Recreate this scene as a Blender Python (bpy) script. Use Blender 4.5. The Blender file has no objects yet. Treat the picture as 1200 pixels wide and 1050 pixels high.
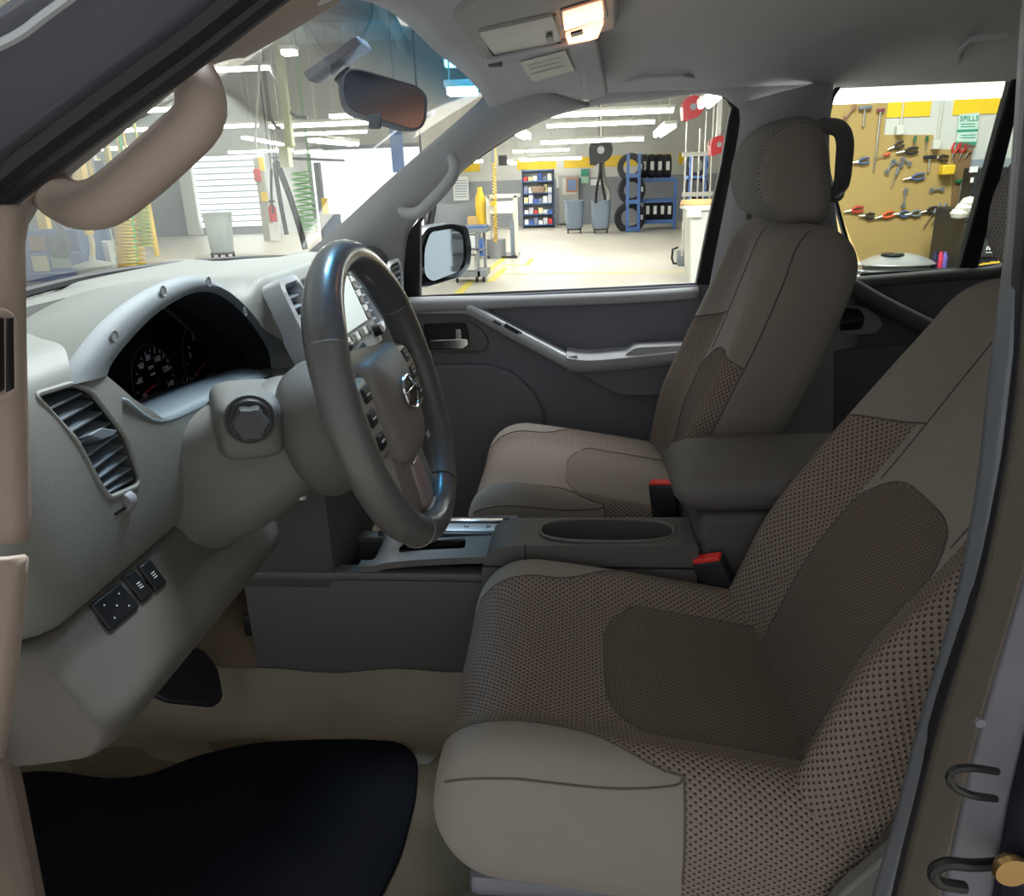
import bpy, bmesh, math, random
import numpy as np
from mathutils import Vector, Matrix
from mathutils.bvhtree import BVHTree

SC = bpy.context.scene
COL = SC.collection
R = math.radians
random.seed(7)

# ------------------------------------------------------------------ camera
F_PX, CAM_H = 900.0, 1.48
PITCH, YAW, ROLL = math.atan(316.0 / 900.0), R(5.5), R(2.0)
_fw = Vector((-math.sin(YAW) * math.cos(PITCH), math.cos(YAW) * math.cos(PITCH), -math.sin(PITCH)))
_r0 = Vector((math.cos(YAW), math.sin(YAW), 0)); _u0 = _r0.cross(_fw)
_rt = _r0 * math.cos(ROLL) - _u0 * math.sin(ROLL)
_up = _r0 * math.sin(ROLL) + _u0 * math.cos(ROLL)
CAMP = Vector((0, 0, CAM_H))
cam_d = bpy.data.cameras.new('camera'); cam = bpy.data.objects.new('camera', cam_d)
COL.objects.link(cam); SC.camera = cam
cam_d.sensor_fit = 'HORIZONTAL'; cam_d.sensor_width = 36.0; cam_d.lens = F_PX / 1200 * 36
cam_d.clip_start = 0.02; cam_d.clip_end = 200
m = Matrix((_rt, _up, -_fw)).transposed().to_4x4(); m.translation = CAMP
cam.matrix_world = m

# ------------------------------------------------------------------ exposure, world, added fill lights
SC.view_settings.view_transform = 'Standard'; SC.view_settings.look = 'None'
SC.view_settings.gamma = 1.0; SC.view_settings.use_curve_mapping = False
SC.view_settings.exposure = 1.1
W = bpy.data.worlds.new('daylight'); SC.world = W; W.use_nodes = True
W.node_tree.nodes['Background'].inputs[0].default_value = (0.92, 0.96, 1.0, 1)
W.node_tree.nodes['Background'].inputs[1].default_value = 0.36
LAMP_E = 13.0            # emission of the fluorescent tubes

def fill_light(name, loc, sx, sy, watts):  # unseen area light added to brighten the cabin, no fixture modelled
    d = bpy.data.lights.new(name, 'AREA'); d.shape = 'RECTANGLE'; d.size = sx; d.size_y = sy; d.energy = watts; d.color = (0.94, 0.98, 1.0)
    o = bpy.data.objects.new(name, d); COL.objects.link(o); o.location = loc
fill_light('fill_light_passenger', (1.0, 3.3, 5.1), 3.6, 1.5, 640)
fill_light('fill_light_front', (-5.5, 2.5, 5.1), 3.0, 5.0, 10)
fill_light('fill_light_driver', (0.5, -2.6, 5.1), 7.0, 2.6, 8)

# ------------------------------------------------------------------ measuring helpers (pixel of the 1200x1050 frame onto a plane of the place)
def _ray(x, y): return _fw + _rt * ((x - 600) / F_PX) + _up * ((525 - y) / F_PX)
def PY(x, y, Y): r = _ray(x, y); return CAMP + r * (Y / r.y)
def PX(x, y, X): r = _ray(x, y); return CAMP + r * (X / r.x)
def PZ(x, y, Z): r = _ray(x, y); return CAMP + r * ((Z - CAM_H) / r.z)
def PP(x, y, p0, n):
    r = _ray(x, y); p0 = Vector(p0); n = Vector(n)
    return CAMP + r * ((p0 - CAMP).dot(n) / r.dot(n))

# ------------------------------------------------------------------ materials
def lin(c):
    f = lambda v: v / 12.92 if v <= 0.04045 else ((v + 0.055) / 1.055) ** 2.4
    return tuple(f(v / 255.0) for v in c) + (1.0,)

MATS = {}
def mat(name, rgb=(128, 128, 128), rough=0.5, metal=0.0, bump=0.0, scale=60.0, var=0.0, emit=None, es=1.0, spec=0.5, coat=0.0, vscale=None, sheen=0.0):
    """procedural principled material: sRGB colour, noise variation and fine noise relief"""
    if name in MATS: return MATS[name]
    mt = bpy.data.materials.new(name); MATS[name] = mt; mt.use_nodes = True
    nt = mt.node_tree; b = nt.nodes['Principled BSDF']
    c = lin(rgb)
    b.inputs['Base Color'].default_value = c
    b.inputs['Roughness'].default_value = rough; b.inputs['Metallic'].default_value = metal
    b.inputs['Specular IOR Level'].default_value = spec
    if coat: b.inputs['Coat Weight'].default_value = coat; b.inputs['Coat Roughness'].default_value = 0.1
    if sheen: b.inputs['Sheen Weight'].default_value = sheen; b.inputs['Sheen Roughness'].default_value = 0.5
    if bump or var:
        tc = nt.nodes.new('ShaderNodeTexCoord')
    if var:
        n = nt.nodes.new('ShaderNodeTexNoise'); n.inputs['Scale'].default_value = vscale or scale * 0.1; n.inputs['Detail'].default_value = 5
        nt.links.new(tc.outputs['Object'], n.inputs['Vector'])
        mx = nt.nodes.new('ShaderNodeMix'); mx.data_type = 'RGBA'
        mx.inputs[6].default_value = tuple(v * (1 - var) for v in c[:3]) + (1,)
        mx.inputs[7].default_value = tuple(min(1, v * (1 + var)) for v in c[:3]) + (1,)
        nt.links.new(n.outputs['Fac'], mx.inputs[0]); nt.links.new(mx.outputs[2], b.inputs['Base Color'])
    if bump:
        n2 = nt.nodes.new('ShaderNodeTexNoise'); n2.inputs['Scale'].default_value = scale; n2.inputs['Detail'].default_value = 3
        nt.links.new(tc.outputs['Object'], n2.inputs['Vector'])
        bp = nt.nodes.new('ShaderNodeBump'); bp.inputs['Strength'].default_value = bump; bp.inputs['Distance'].default_value = 0.002
        nt.links.new(n2.outputs['Fac'], bp.inputs['Height']); nt.links.new(bp.outputs['Normal'], b.inputs['Normal'])
    if emit:
        b.inputs['Emission Color'].default_value = lin(emit); b.inputs['Emission Strength'].default_value = es
    return mt

def mat_mesh_fabric(name, rgb, hole, pitch, depth=0.6):
    """spacer-knit seat fabric: rows of small holes (UV in metres)"""
    mt = bpy.data.materials.new(name); MATS[name] = mt; mt.use_nodes = True
    nt = mt.node_tree; N = nt.nodes; L = nt.links; b = N['Principled BSDF']
    b.inputs['Roughness'].default_value = 0.95; b.inputs['Specular IOR Level'].default_value = 0.15
    uv = N.new('ShaderNodeUVMap'); uv.uv_map = 'UVMap'
    sep = N.new('ShaderNodeSeparateXYZ'); L.new(uv.outputs[0], sep.inputs[0])
    def mth(op, a, bb=None):
        n = N.new('ShaderNodeMath'); n.operation = op
        for i, v in ((0, a), (1, bb)):
            if v is None: continue
            if isinstance(v, (int, float)): n.inputs[i].default_value = v
            else: L.new(v, n.inputs[i])
        return n.outputs[0]
    k = 2 * math.pi / pitch
    sx = mth('COSINE', mth('MULTIPLY', sep.outputs[0], k * 0.5)); sy = mth('COSINE', mth('MULTIPLY', sep.outputs[1], k * 0.62))
    pr = mth('MULTIPLY', sx, sy)                       # staggered lattice of peaks at |pr| = 1
    h = mth('ABSOLUTE', pr)
    ramp = N.new('ShaderNodeValToRGB'); L.new(pr, ramp.inputs[0])
    ramp.color_ramp.elements[0].position = 0.35; ramp.color_ramp.elements[0].color = lin(rgb)
    ramp.color_ramp.elements[1].position = 0.75; ramp.color_ramp.elements[1].color = lin(hole)
    L.new(ramp.outputs[0], b.inputs['Base Color'])
    bp = N.new('ShaderNodeBump'); bp.inputs['Strength'].default_value = depth; bp.inputs['Distance'].default_value = 0.002; bp.invert = True
    L.new(pr, bp.inputs['Height']); L.new(bp.outputs[0], b.inputs['Normal'])
    return mt

def mat_glass(name, tint=(0.97, 1.0, 0.98), refl=1.0, band=None):
    """thin automotive glass: clear transmission with fresnel reflection, optional blue shade band by height (real band in the glass)"""
    mt = bpy.data.materials.new(name); MATS[name] = mt; mt.use_nodes = True
    nt = mt.node_tree; N = nt.nodes; L = nt.links; N.remove(N['Principled BSDF'])
    tr = N.new('ShaderNodeBsdfTransparent'); tr.inputs[0].default_value = tint + (1,)
    gl = N.new('ShaderNodeBsdfGlossy'); gl.inputs['Roughness'].default_value = 0.02
    fr = N.new('ShaderNodeFresnel'); fr.inputs['IOR'].default_value = 1.45
    mu = N.new('ShaderNodeMath'); mu.operation = 'MULTIPLY'; mu.inputs[1].default_value = refl
    mx = N.new('ShaderNodeMixShader')
    L.new(fr.outputs[0], mu.inputs[0]); L.new(mu.outputs[0], mx.inputs[0]); L.new(tr.outputs[0], mx.inputs[1]); L.new(gl.outputs[0], mx.inputs[2])
    L.new(mx.outputs[0], N['Material Output'].inputs[0])
    if band:
        uv = N.new('ShaderNodeUVMap'); uv.uv_map = 'UVMap'
        sep = N.new('ShaderNodeSeparateXYZ'); L.new(uv.outputs[0], sep.inputs[0])
        rp = N.new('ShaderNodeValToRGB'); L.new(sep.outputs[1], rp.inputs[0])
        rp.color_ramp.elements[0].position = 0.80; rp.color_ramp.elements[0].color = tint + (1,)
        rp.color_ramp.elements[1].position = 0.94; rp.color_ramp.elements[1].color = band + (1,)
        L.new(rp.outputs[0], tr.inputs[0])
    return mt

# ------------------------------------------------------------------ object helpers
ORG = {}
def tag(o, label=None, cat=None, group=None, kind=None):
    if label: o['label'] = label
    if cat: o['category'] = cat
    if group: o['group'] = group
    if kind: o['kind'] = kind
    return o
def thing(name, label, cat, loc=(0, 0, 0), group=None):
    o = bpy.data.objects.new(name, None); COL.objects.link(o); o.empty_display_size = 0.05
    o.location = loc; ORG[o.name] = Vector(loc)
    return tag(o, label, cat, group)
def mk(name, verts, faces, material, parent=None, smooth=35, uv=None, bevel=0, seg=2, sub=0, solid=0, origin=None):
    """one mesh object from world-space verts; origin at the parent's base, or at its own base"""
    vs = np.array([tuple(v) for v in verts], float)
    if parent is not None: org = ORG[parent.name]
    elif origin is not None: org = Vector(origin)
    else:
        lo, hi = vs.min(0), vs.max(0); org = Vector(((lo[0] + hi[0]) / 2, (lo[1] + hi[1]) / 2, lo[2]))
    me = bpy.data.meshes.new(name)
    me.from_pydata((vs - np.array(org)).tolist(), [], [tuple(f) for f in faces])
    if uv is not None:
        l = me.uv_layers.new(name='UVMap')
        ix = np.empty(len(me.loops), int); me.loops.foreach_get('vertex_index', ix)
        l.data.foreach_set('uv', np.asarray(uv, float)[ix].ravel())
    me.update()
    if smooth:
        me.polygons.foreach_set('use_smooth', [True] * len(me.polygons))
        if smooth < 180: me.set_sharp_from_angle(angle=R(smooth))
    if material: me.materials.append(material)
    o = bpy.data.objects.new(name, me); COL.objects.link(o)
    if parent is not None: o.parent = parent
    else: o.location = org
    ORG[o.name] = org
    if bevel:
        b = o.modifiers.new('bevel', 'BEVEL'); b.width = bevel; b.segments = seg; b.limit_method = 'ANGLE'; b.angle_limit = R(30)
    if solid:
        s = o.modifiers.new('solid', 'SOLIDIFY'); s.thickness = solid; s.offset = 0
    if sub:
        s = o.modifiers.new('sub', 'SUBSURF'); s.levels = sub; s.render_levels = sub
    return o
def fix_normals(o):
    bm = bmesh.new(); bm.from_mesh(o.data); bmesh.ops.recalc_face_normals(bm, faces=bm.faces); bm.to_mesh(o.data); bm.free(); return o

class MB:
    """collects shapes for ONE mesh object"""
    def __init__(s): s.v = []; s.f = []
    def add(s, v, f):
        o = len(s.v); s.v += [Vector(p) for p in v]; s.f += [tuple(i + o for i in q) for q in f]; return s
    def box(s, lo, hi, M=None):
        x0, y0, z0 = lo; x1, y1, z1 = hi
        v = [Vector(p) for p in ((x0,y0,z0),(x1,y0,z0),(x1,y1,z0),(x0,y1,z0),(x0,y0,z1),(x1,y0,z1),(x1,y1,z1),(x0,y1,z1))]
        if M: v = [M @ p for p in v]
        return s.add(v, [(0,3,2,1),(4,5,6,7),(0,1,5,4),(1,2,6,5),(2,3,7,6),(3,0,4,7)])
    def rbox(s, lo, hi, r, M=None, seg=2):
        bm = bmesh.new(); bmesh.ops.create_cube(bm, size=1)
        lo = Vector(lo); hi = Vector(hi)
        for v in bm.verts: v.co = Vector(((v.co[i] + .5) * (hi[i] - lo[i]) + lo[i] for i in range(3)))
        bmesh.ops.bevel(bm, geom=bm.edges[:], offset=r, segments=seg, affect='EDGES', profile=0.5)
        bm.verts.ensure_lookup_table()
        vs = [(M @ v.co) if M else v.co.copy() for v in bm.verts]; fs = [tuple(v.index for v in f.verts) for f in bm.faces]
        bm.free(); return s.add(vs, fs)
    def tube(s, path, r, n=10, cap=True, closed=False):
        path = [Vector(p) for p in path]; rs = r if isinstance(r, (list, tuple)) else [r] * len(path)
        k = len(path); rings = []; nv = None
        for i, p in enumerate(path):
            if closed: t = path[(i + 1) % k] - path[i - 1]
            else: t = path[min(i + 1, k - 1)] - path[max(i - 1, 0)]
            t.normalize()
            if nv is None:
                a = Vector((0, 0, 1)) if abs(t.z) < .9 else Vector((1, 0, 0)); nv = (a - t * a.dot(t)).normalized()
            else: nv = (nv - t * nv.dot(t)).normalized()
            b = t.cross(nv)
            rings.append([p + (nv * math.cos(q) + b * math.sin(q)) * rs[i] for q in (2 * math.pi * j / n for j in range(n))])
        v = [q for rg in rings for q in rg]; f = []
        for i in range(k if closed else k - 1):
            i2 = (i + 1) % k
            for j in range(n):
                j2 = (j + 1) % n; f.append((i * n + j, i * n + j2, i2 * n + j2, i2 * n + j))
        if cap and not closed: f.append(tuple(range(n))[::-1]); f.append(tuple((k - 1) * n + j for j in range(n)))
        return s.add(v, f)
    def cyl(s, a, b, r, n=16, r2=None): return s.tube([a, b], [r, r if r2 is None else r2], n)
    def prism(s, pts, d):
        """polygon (list of 3D points) extruded by vector d"""
        pts = [Vector(p) for p in pts]; d = Vector(d); n = len(pts)
        return s.add(pts + [p + d for p in pts], [tuple(range(n))[::-1], tuple(range(n, 2 * n))] + [(i, (i + 1) % n, n + (i + 1) % n, n + i) for i in range(n)])
    def grid(s, rows, cu=False, cv=False, cap=False):
        k = len(rows); n = len(rows[0]); f = []
        for i in range(k if cu else k - 1):
            for j in range(n if cv else n - 1):
                i2, j2 = (i + 1) % k, (j + 1) % n; f.append((i * n + j, i * n + j2, i2 * n + j2, i2 * n + j))
        if cap: f.append(tuple(range(n))[::-1]); f.append(tuple((k - 1) * n + j for j in range(n)))
        return s.add([p for r_ in rows for p in r_], f)
    def lathe(s, prof, c, axis='z', n=24, M=None):
        c = Vector(c); rows = []
        for r, h in prof:
            row = []
            for j in range(n):
                a = 2 * math.pi * j / n; x, y = r * math.cos(a), r * math.sin(a)
                p = Vector({'z': (x, y, h), 'x': (h, x, y), 'y': (x, h, y)}[axis])
                row.append(c + ((M @ p) if M else p))
            rows.append(row)
        return s.grid(rows, cv=True, cap=True)
    def build(s, name, material, parent=None, **k):
        o = mk(name, s.v, s.f, material, parent, **k)
        return fix_normals(o)

def spline(pts, n, closed=False):
    """Catmull-Rom through pts (tuples of any dimension) -> n samples"""
    P = np.array([tuple(p) for p in pts], float); k = len(P)
    if closed: T = np.linspace(0, k, n, endpoint=False)
    else: T = np.linspace(0, k - 1, n)
    out = []
    for t in T:
        i = int(min(math.floor(t), k - (1 if closed else 2))); u = t - i
        g = (lambda j: P[j % k]) if closed else (lambda j: P[j] if 0 <= j < k else (2 * P[0] - P[1] if j < 0 else 2 * P[-1] - P[-2]))
        a, b, c, d = g(i - 1), g(i), g(i + 1), g(i + 2)
        out.append(0.5 * (2 * b + (c - a) * u + (2 * a - 5 * b + 4 * c - d) * u * u + (3 * b - a - 3 * c + d) * u ** 3))
    return [tuple(o) for o in out]
def round_poly(pts, r, seg=4):
    """2D polygon with rounded corners; r number or list"""
    n = len(pts); out = []
    for i in range(n):
        p = np.array(pts[i], float); a = np.array(pts[i - 1], float); b = np.array(pts[(i + 1) % n], float)
        rr = r[i] if isinstance(r, (list, tuple)) else r
        da, db = a - p, b - p; la, lb = np.linalg.norm(da), np.linalg.norm(db)
        q = min(rr, la * .48, lb * .48)
        if q <= 0: out.append(tuple(p)); continue
        p0, p1 = p + da / la * q, p + db / lb * q
        for j in range(seg + 1):
            t = j / seg; out.append(tuple((1 - t) ** 2 * p0 + 2 * t * (1 - t) * p + t * t * p1))
    return out
def copy_tree(o, parent=None, loc=None, label=None, rotz=None):
    c = o.copy(); COL.objects.link(c); c.parent = parent
    if loc is not None: c.location = loc
    if rotz is not None: c.rotation_euler.z = rotz
    if label: c['label'] = label
    for ch in list(o.children): copy_tree(ch, c)
    return c
def cut(o, cutters):
    """boolean-difference real recesses into o, then discard the cutters"""
    for c in cutters:
        b = o.modifiers.new('cut', 'BOOLEAN'); b.operation = 'DIFFERENCE'; b.object = c; b.solver = 'EXACT'
    dg = bpy.context.evaluated_depsgraph_get(); dg.update()
    me = bpy.data.meshes.new_from_object(o.evaluated_get(dg))
    o.modifiers.clear(); old = o.data; o.data = me; bpy.data.meshes.remove(old)
    me.polygons.foreach_set('use_smooth', [True] * len(me.polygons)); me.set_sharp_from_angle(angle=R(32))
    for c in cutters: d = c.data; bpy.data.objects.remove(c); bpy.data.meshes.remove(d)
    return o
def text(name, s, size, M, material, parent=None, ext=0.0004, align='CENTER'):
    """lettering as a real mesh"""
    cu = bpy.data.curves.new(name, 'FONT'); cu.body = s; cu.size = size; cu.extrude = ext; cu.align_x = align; cu.align_y = 'CENTER'; cu.resolution_u = 3
    t = bpy.data.objects.new(name, cu); COL.objects.link(t)
    dg = bpy.context.evaluated_depsgraph_get(); me = bpy.data.meshes.new_from_object(t.evaluated_get(dg))
    bpy.data.objects.remove(t); bpy.data.curves.remove(cu)
    me.transform(M); vs = [v.co.copy() for v in me.vertices]; fs = [tuple(p.vertices) for p in me.polygons]
    bpy.data.meshes.remove(me)
    return mk(name, vs, fs, material, parent, smooth=0)
def frame(o, x, z):
    """matrix with local x, local z (normal) and origin"""
    x = Vector(x).normalized(); z = Vector(z).normalized(); y = z.cross(x).normalized(); x = y.cross(z)
    M = Matrix((x, y, z)).transposed().to_4x4(); M.translation = Vector(o); return M

def on_surface(o, pxs, d=0.0):
    """points of a mesh seen at the given pixels, lifted by d along the surface normal"""
    bv = BVHTree.FromPolygons([v.co.copy() for v in o.data.vertices], [tuple(p.vertices) for p in o.data.polygons]); org = ORG[o.name]; out = []
    for x, y in pxs:
        r = _ray(x, y).normalized(); h, n, i, t = bv.ray_cast(CAMP - org, r)
        if h is None: h = (CAMP - org) + r; n = -r
        if n.dot(r) > 0: n = -n
        out.append(h + org + n * d)
    return out

YC, YD, YP = 1.28, 0.91, 1.65       # cabin centre line, driver seat, passenger seat
# ------------------------------------------------------------------ cabin materials
M_GREY = mat('grey_dash_plastic', (114, 116, 113), 0.55, bump=0.25, scale=900)
M_DARKGREY = mat('charcoal_door_vinyl', (122, 122, 131), 0.6, bump=0.25, scale=900)
M_MIDGREY = mat('mid_grey_plastic', (112, 110, 108), 0.5, bump=0.2, scale=900)
M_TRIM = mat('neutral_grey_trim', (190, 190, 194), 0.6, bump=0.2, scale=800)
M_TRIM2 = mat('warm_lit_trim', (164, 148, 138), 0.6, bump=0.2, scale=800)  # near-side copy of the grey trim, warm light put into its colour
M_SILVER = mat('silver_paint_plastic', (190, 194, 200), 0.38, 0.35, bump=0.08, scale=1200)
M_LINER = mat('headliner_cloth', (214, 213, 219), 0.95, bump=0.5, scale=1500, var=0.05, spec=0.1)
M_BLACK = mat('black_plastic', (24, 24, 27), 0.45)
M_RUBBER = mat('black_rubber', (30, 30, 36), 0.5)
M_SEALGREY = mat('grey_door_seal', (112, 116, 126), 0.45, bump=0.2, scale=500)
M_PAINT = mat('charcoal_body_paint', (112, 115, 130), 0.25, 0.3, coat=0.6)
M_JAMB = mat('primer_grey_jamb', (122, 120, 132), 0.45, 0.1)
M_CHROME = mat('chrome', (225, 225, 228), 0.12, 1.0)
M_CARPET = mat('brown_carpet', (112, 98, 80), 1.0, bump=1.0, scale=700, var=0.25, spec=0.05, vscale=14)
M_FILM = mat('beige_floor_film', (116, 106, 88), 0.45, bump=1.0, scale=14, var=0.3, vscale=7)
M_MAT = mat('black_rubber_mat', (13, 13, 19), 0.9, bump=0.8, scale=500, var=0.3, spec=0.15)
M_WSGLASS = mat_glass('windshield_glass', (0.95, 0.99, 0.97), 1.7, band=(0.06, 0.34, 0.62))
M_SIDEGLASS = mat_glass('door_glass', (0.96, 0.99, 0.97), 0.8)
M_REARGLASS = mat_glass('privacy_glass', (0.42, 0.45, 0.41), 0.8)

def yside(z, near=False):
    y = 2.0 - 0.10 * max(0.0, min(1.0, (z - 1.22) / 0.44))
    return 2 * YC - y if near else y
def PS(x, y, off=0.0, near=False):
    """pixel onto the leaning cabin side (passenger side, or driver side when near)"""
    Y = 2.0 if not near else 0.56
    for _ in range(6):
        p = PY(x, y, Y); Y = yside(p.z, near) + off
    return PY(x, y, Y)
def resample(poly, n):
    P = [Vector(p) for p in poly]; d = [0]
    for a, b in zip(P, P[1:]): d.append(d[-1] + (b - a).length)
    out = []
    for i in range(n):
        t = d[-1] * i / (n - 1); j = 0
        while j < len(d) - 2 and d[j + 1] < t: j += 1
        u = (t - d[j]) / max(1e-9, d[j + 1] - d[j]); out.append(P[j].lerp(P[j + 1], min(1, max(0, u))))
    return out
def ribbon(A, B, bulge, n=24, m=8, resamp=True):
    """surface between two 3D polylines, bulged by a vector in the middle"""
    if resamp: A, B = resample(spline(A, 60), n), resample(spline(B, 60), n)
    bulge = Vector(bulge)
    return [[a.lerp(b, j / m) + bulge * math.sin(math.pi * j / m) for j in range(m + 1)] for a, b in zip(map(Vector, A), map(Vector, B))]

# ---- headliner (roof lining) ------------------------------------------------
def liner_z(X, Y):
    v = abs(Y - YC) / 0.63
    z = 1.705 - 0.055 * v ** 3.2
    if X < 0.0: z -= 0.10 * ((0.0 - X) / 0.20) ** 2 * 0.35
    return z
rows = []
for i in range(40):
    X = -0.20 + 1.85 * (i / 39) ** 1.3
    rows.append([Vector((X - (0.02 * (1 - abs(Y - YC) / .63) if i == 0 else 0), Y, liner_z(X, Y))) for Y in np.linspace(YC - .635, YC + .635, 33)])
o = MB().grid(rows).build('ceiling', M_LINER, smooth=180, solid=0.012)
tag(o, 'grey cloth roof lining of the truck cabin', kind='structure')
# outer roof skin so that no light leaks in from above
o = MB().box((-.24, YC - .70, 1.735), (1.70, YC + .70, 1.76)).build('truck_roof', M_PAINT, bevel=0.02)
tag(o, 'dark painted roof panel of the truck', kind='structure')

# ---- windshield -------------------------------------------------------------
base = [(-.66, YC - .70, 1.325), (-.75, YC - .45, 1.342), (-.80, YC - .1, 1.346), (-.785, YC + .18, 1.338), (-.755, YC + .40, 1.325), (-.712, YC + .66, 1.302)]
base_s = resample(spline(base, 60), 30)
# far edge follows the passenger pillar, near edge its mirror image
topl = [(-.19, YC - .57, 1.668), (-.225, YC - .3, 1.690), (-.235, YC, 1.694), (-.225, YC + .3, 1.690), (-.19, YC + .57, 1.668)]
top_s = resample(spline(topl, 60), 30)
rows = [[a.lerp(b, j / 12) + Vector((-.025, 0, .03)) * math.sin(math.pi * j / 12) for a, b in zip(base_s, top_s)] for j in range(13)]
uv = [(i / 29, j / 12) for j in range(13) for i in range(30)]
mb = MB().grid(rows)
o = mk('window_1', mb.v, mb.f, M_WSGLASS, smooth=180, uv=uv)
tag(o, 'curved windshield glass with a blue shade band along the top', kind='structure')
# black ceramic edge along the windshield base
o = MB().tube([p + Vector((.012, 0, .006)) for p in base_s], 0.007, 6).build('windshield_seal', M_RUBBER)
tag(o, 'black rubber seal along the bottom of the windshield', kind='structure')

# ---- passenger side A pillar trim ----------------------------------------------
PA = [PY(*p) for p in ((345, 308, 1.93), (400, 262, 1.91), (450, 216, 1.89), (505, 168, 1.865), (560, 120, 1.845), (578, 96, 1.84))]
PB = [PS(*p) for p in ((472, 352), (474, 300), (484, 262), (545, 195), (620, 146), (690, 122))]
rows = ribbon(PA, PB, (0.0, -0.022, 0.0), 30, 10, True)
o = MB().grid(rows).build('trim_1', M_TRIM, smooth=180, solid=0.01)
tag(o, 'light grey trim of the windshield pillar on the passenger side', kind='structure')
q = on_surface(o, ((470, 246), (488, 228), (512, 202), (519, 186), (526, 184), (524, 200), (505, 226), (484, 244)), .0015)
o = MB().prism(q, (0, .003, 0)).build('trim_9', M_MIDGREY); tag(o, 'dark patch standing in for the shaded recess behind the passenger grab handle', kind='structure')  # flat patch on the trim; its darker grey paints the gap's shade
# mirrored near-side pillar trim: position read off the photograph on the driver side plane
NA = [PY(*p) for p in ((24, 352, .585), (20, 300, .59), (22, 258, .595), (36, 228, .60), (85, 185, .615), (190, 98, .64), (236, 60, .655), (284, 62, .66), (330, 36, .668), (392, -2, .69), (450, -40, .71))]
NB = [PY(*p) for p in ((-30, 352, .53), (-28, 300, .535), (-6, 266, .54), (20, 234, .545), (60, 198, .55), (150, 126, .565), (205, 84, .575), (250, 50, .58), (285, 24, .585), (325, -6, .595), (380, -46, .61))]
rows = ribbon(NA, NB, (0.004, 0.010, 0.0), 46, 8, False)
o = MB().grid(rows).build('trim_2', M_TRIM2, smooth=180, solid=0.008)
tag(o, 'grey trim of the driver side windshield pillar with warm light in its colour', kind='structure')
# dark rubber door seal in front of it, then the painted pillar
seal = [PY(*p) for p in ((-40, 380, .50), (-22, 300, .505), (-8, 246, .51), (20, 215, .52), (120, 140, .53), (230, 58, .54), (318, -10, .55), (400, -70, .56))]
o = MB().tube(resample(spline(seal, 50), 40), 0.010, 10).build('door_seal', M_RUBBER)
tag(o, 'black rubber door seal along the driver side windshield pillar', kind='structure')
seal2 = [PY(*p) for p in ((-44, 380, .49), (-34, 300, .49), (-20, 224, .495), (8, 192, .50), (100, 122, .51), (210, 42, .525), (276, -10, .53), (360, -75, .54))]
o = MB().tube(resample(spline(seal2, 50), 40), [0.011] * 40, 10).build('door_seal', M_RUBBER)
tag(o, 'outer dark seal strip lying along the driver side painted pillar', kind='structure')
PA2 = [PY(*p) for p in ((-60, 400, .475), (-40, 260, .48), (-10, 195, .485), (90, 118, .50), (200, 38, .515), (265, -12, .525), (350, -80, .54))]
PB2 = [PY(*p) for p in ((-140, 400, .43), (-120, 200, .43), (-60, 60, .43), (0, 12, .44), (60, -32, .45), (110, -70, .46), (200, -140, .47))]
rows = ribbon(PA2, PB2, (0.0, -0.018, 0.008), 30, 10)
o = MB().grid(rows).build('body_pillar', M_PAINT, smooth=180, solid=0.006)
tag(o, 'dark grey painted windshield pillar of the open driver doorway', kind='structure')
# silver strip that paints in the highlight line of the dark pillar
mo = [PY(*p) for p in ((-30, 66, .425), (20, 42, .43), (50, 20, .435), (80, -2, .44), (120, -32, .45))]
o = MB().tube(resample(spline(mo, 30), 20), 0.0028, 6).build('trim_3', M_SILVER)
tag(o, 'thin silver strip standing in for the highlight on the dark painted windshield pillar', kind='structure')

# ---- door-opening panel at the left edge, warm light in its colour, slotted grille ---------------------
E1 = [PY(*p) for p in ((26, 240, .50), (27, 330, .50), (29, 440, .50), (33, 560, .50), (34, 600, .50), (28, 700, .50), (17, 800, .50), (4, 885, .50))]
E2 = [PY(*p) for p in ((-120, 240, .44), (-120, 330, .44), (-120, 440, .44), (-120, 560, .44), (-120, 600, .44), (-120, 700, .44), (-120, 800, .44), (-120, 885, .44))]
CP = thing('cowl_side_panel', 'moulded panel with warm light in its colour and a slotted grille at the left edge of the doorway', 'panel', (-.45, .47, .95))
E1r, E2r = resample(spline(E1, 50), 33), resample(spline(E2, 50), 33)
def cowl_part(i0, i1, nm):
    rows = [[a.lerp(b, j / 8) + Vector((0, -.008, 0)) * math.sin(math.pi * j / 8) ** .5 for j in range(9)] for a, b in zip(E1r[i0:i1], E2r[i0:i1])]
    return MB().grid(rows).build(nm, M_TRIM2, CP, smooth=180, solid=0.006)
cowl_part(0, 18, 'upper_panel'); cowl_part(18, 33, 'lower_panel')
q = [PY(*p) for p in ((-40, 880, .52), (6, 893, .55), (14, 930, .55), (40, 1060, .55), (60, 1160, .55), (-40, 1160, .52))]; MB().prism(q, (0, .02, 0)).build('kick_panel', mat('brown_kick', (112, 98, 90), .6, bump=.2, scale=800), CP, bevel=.004)
g0 = [PY(*p) for p in ((-30, 364, .455), (19, 364, .482), (21, 462, .482), (-30, 470, .455))]
o = MB().tube([g + Vector((0, -.004, 0)) for g in round_poly([tuple(p) for p in g0], .012, 4) for g in [Vector(g)]], 0.0035, 8, closed=True).build('grille_frame', M_TRIM2, CP)
for k, (xa, xb) in enumerate(((3, 4.5), (12, 16))):
    q = [PY(xa, 372, .470), PY(xb, 372, .472), PY(xb + 1, 455, .472), PY(xa, 458, .470)]
    MB().prism([p + Vector((0, -.004, 0)) for p in q], (0, .004, 0)).build('grille_slot', M_BLACK, CP)

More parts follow.
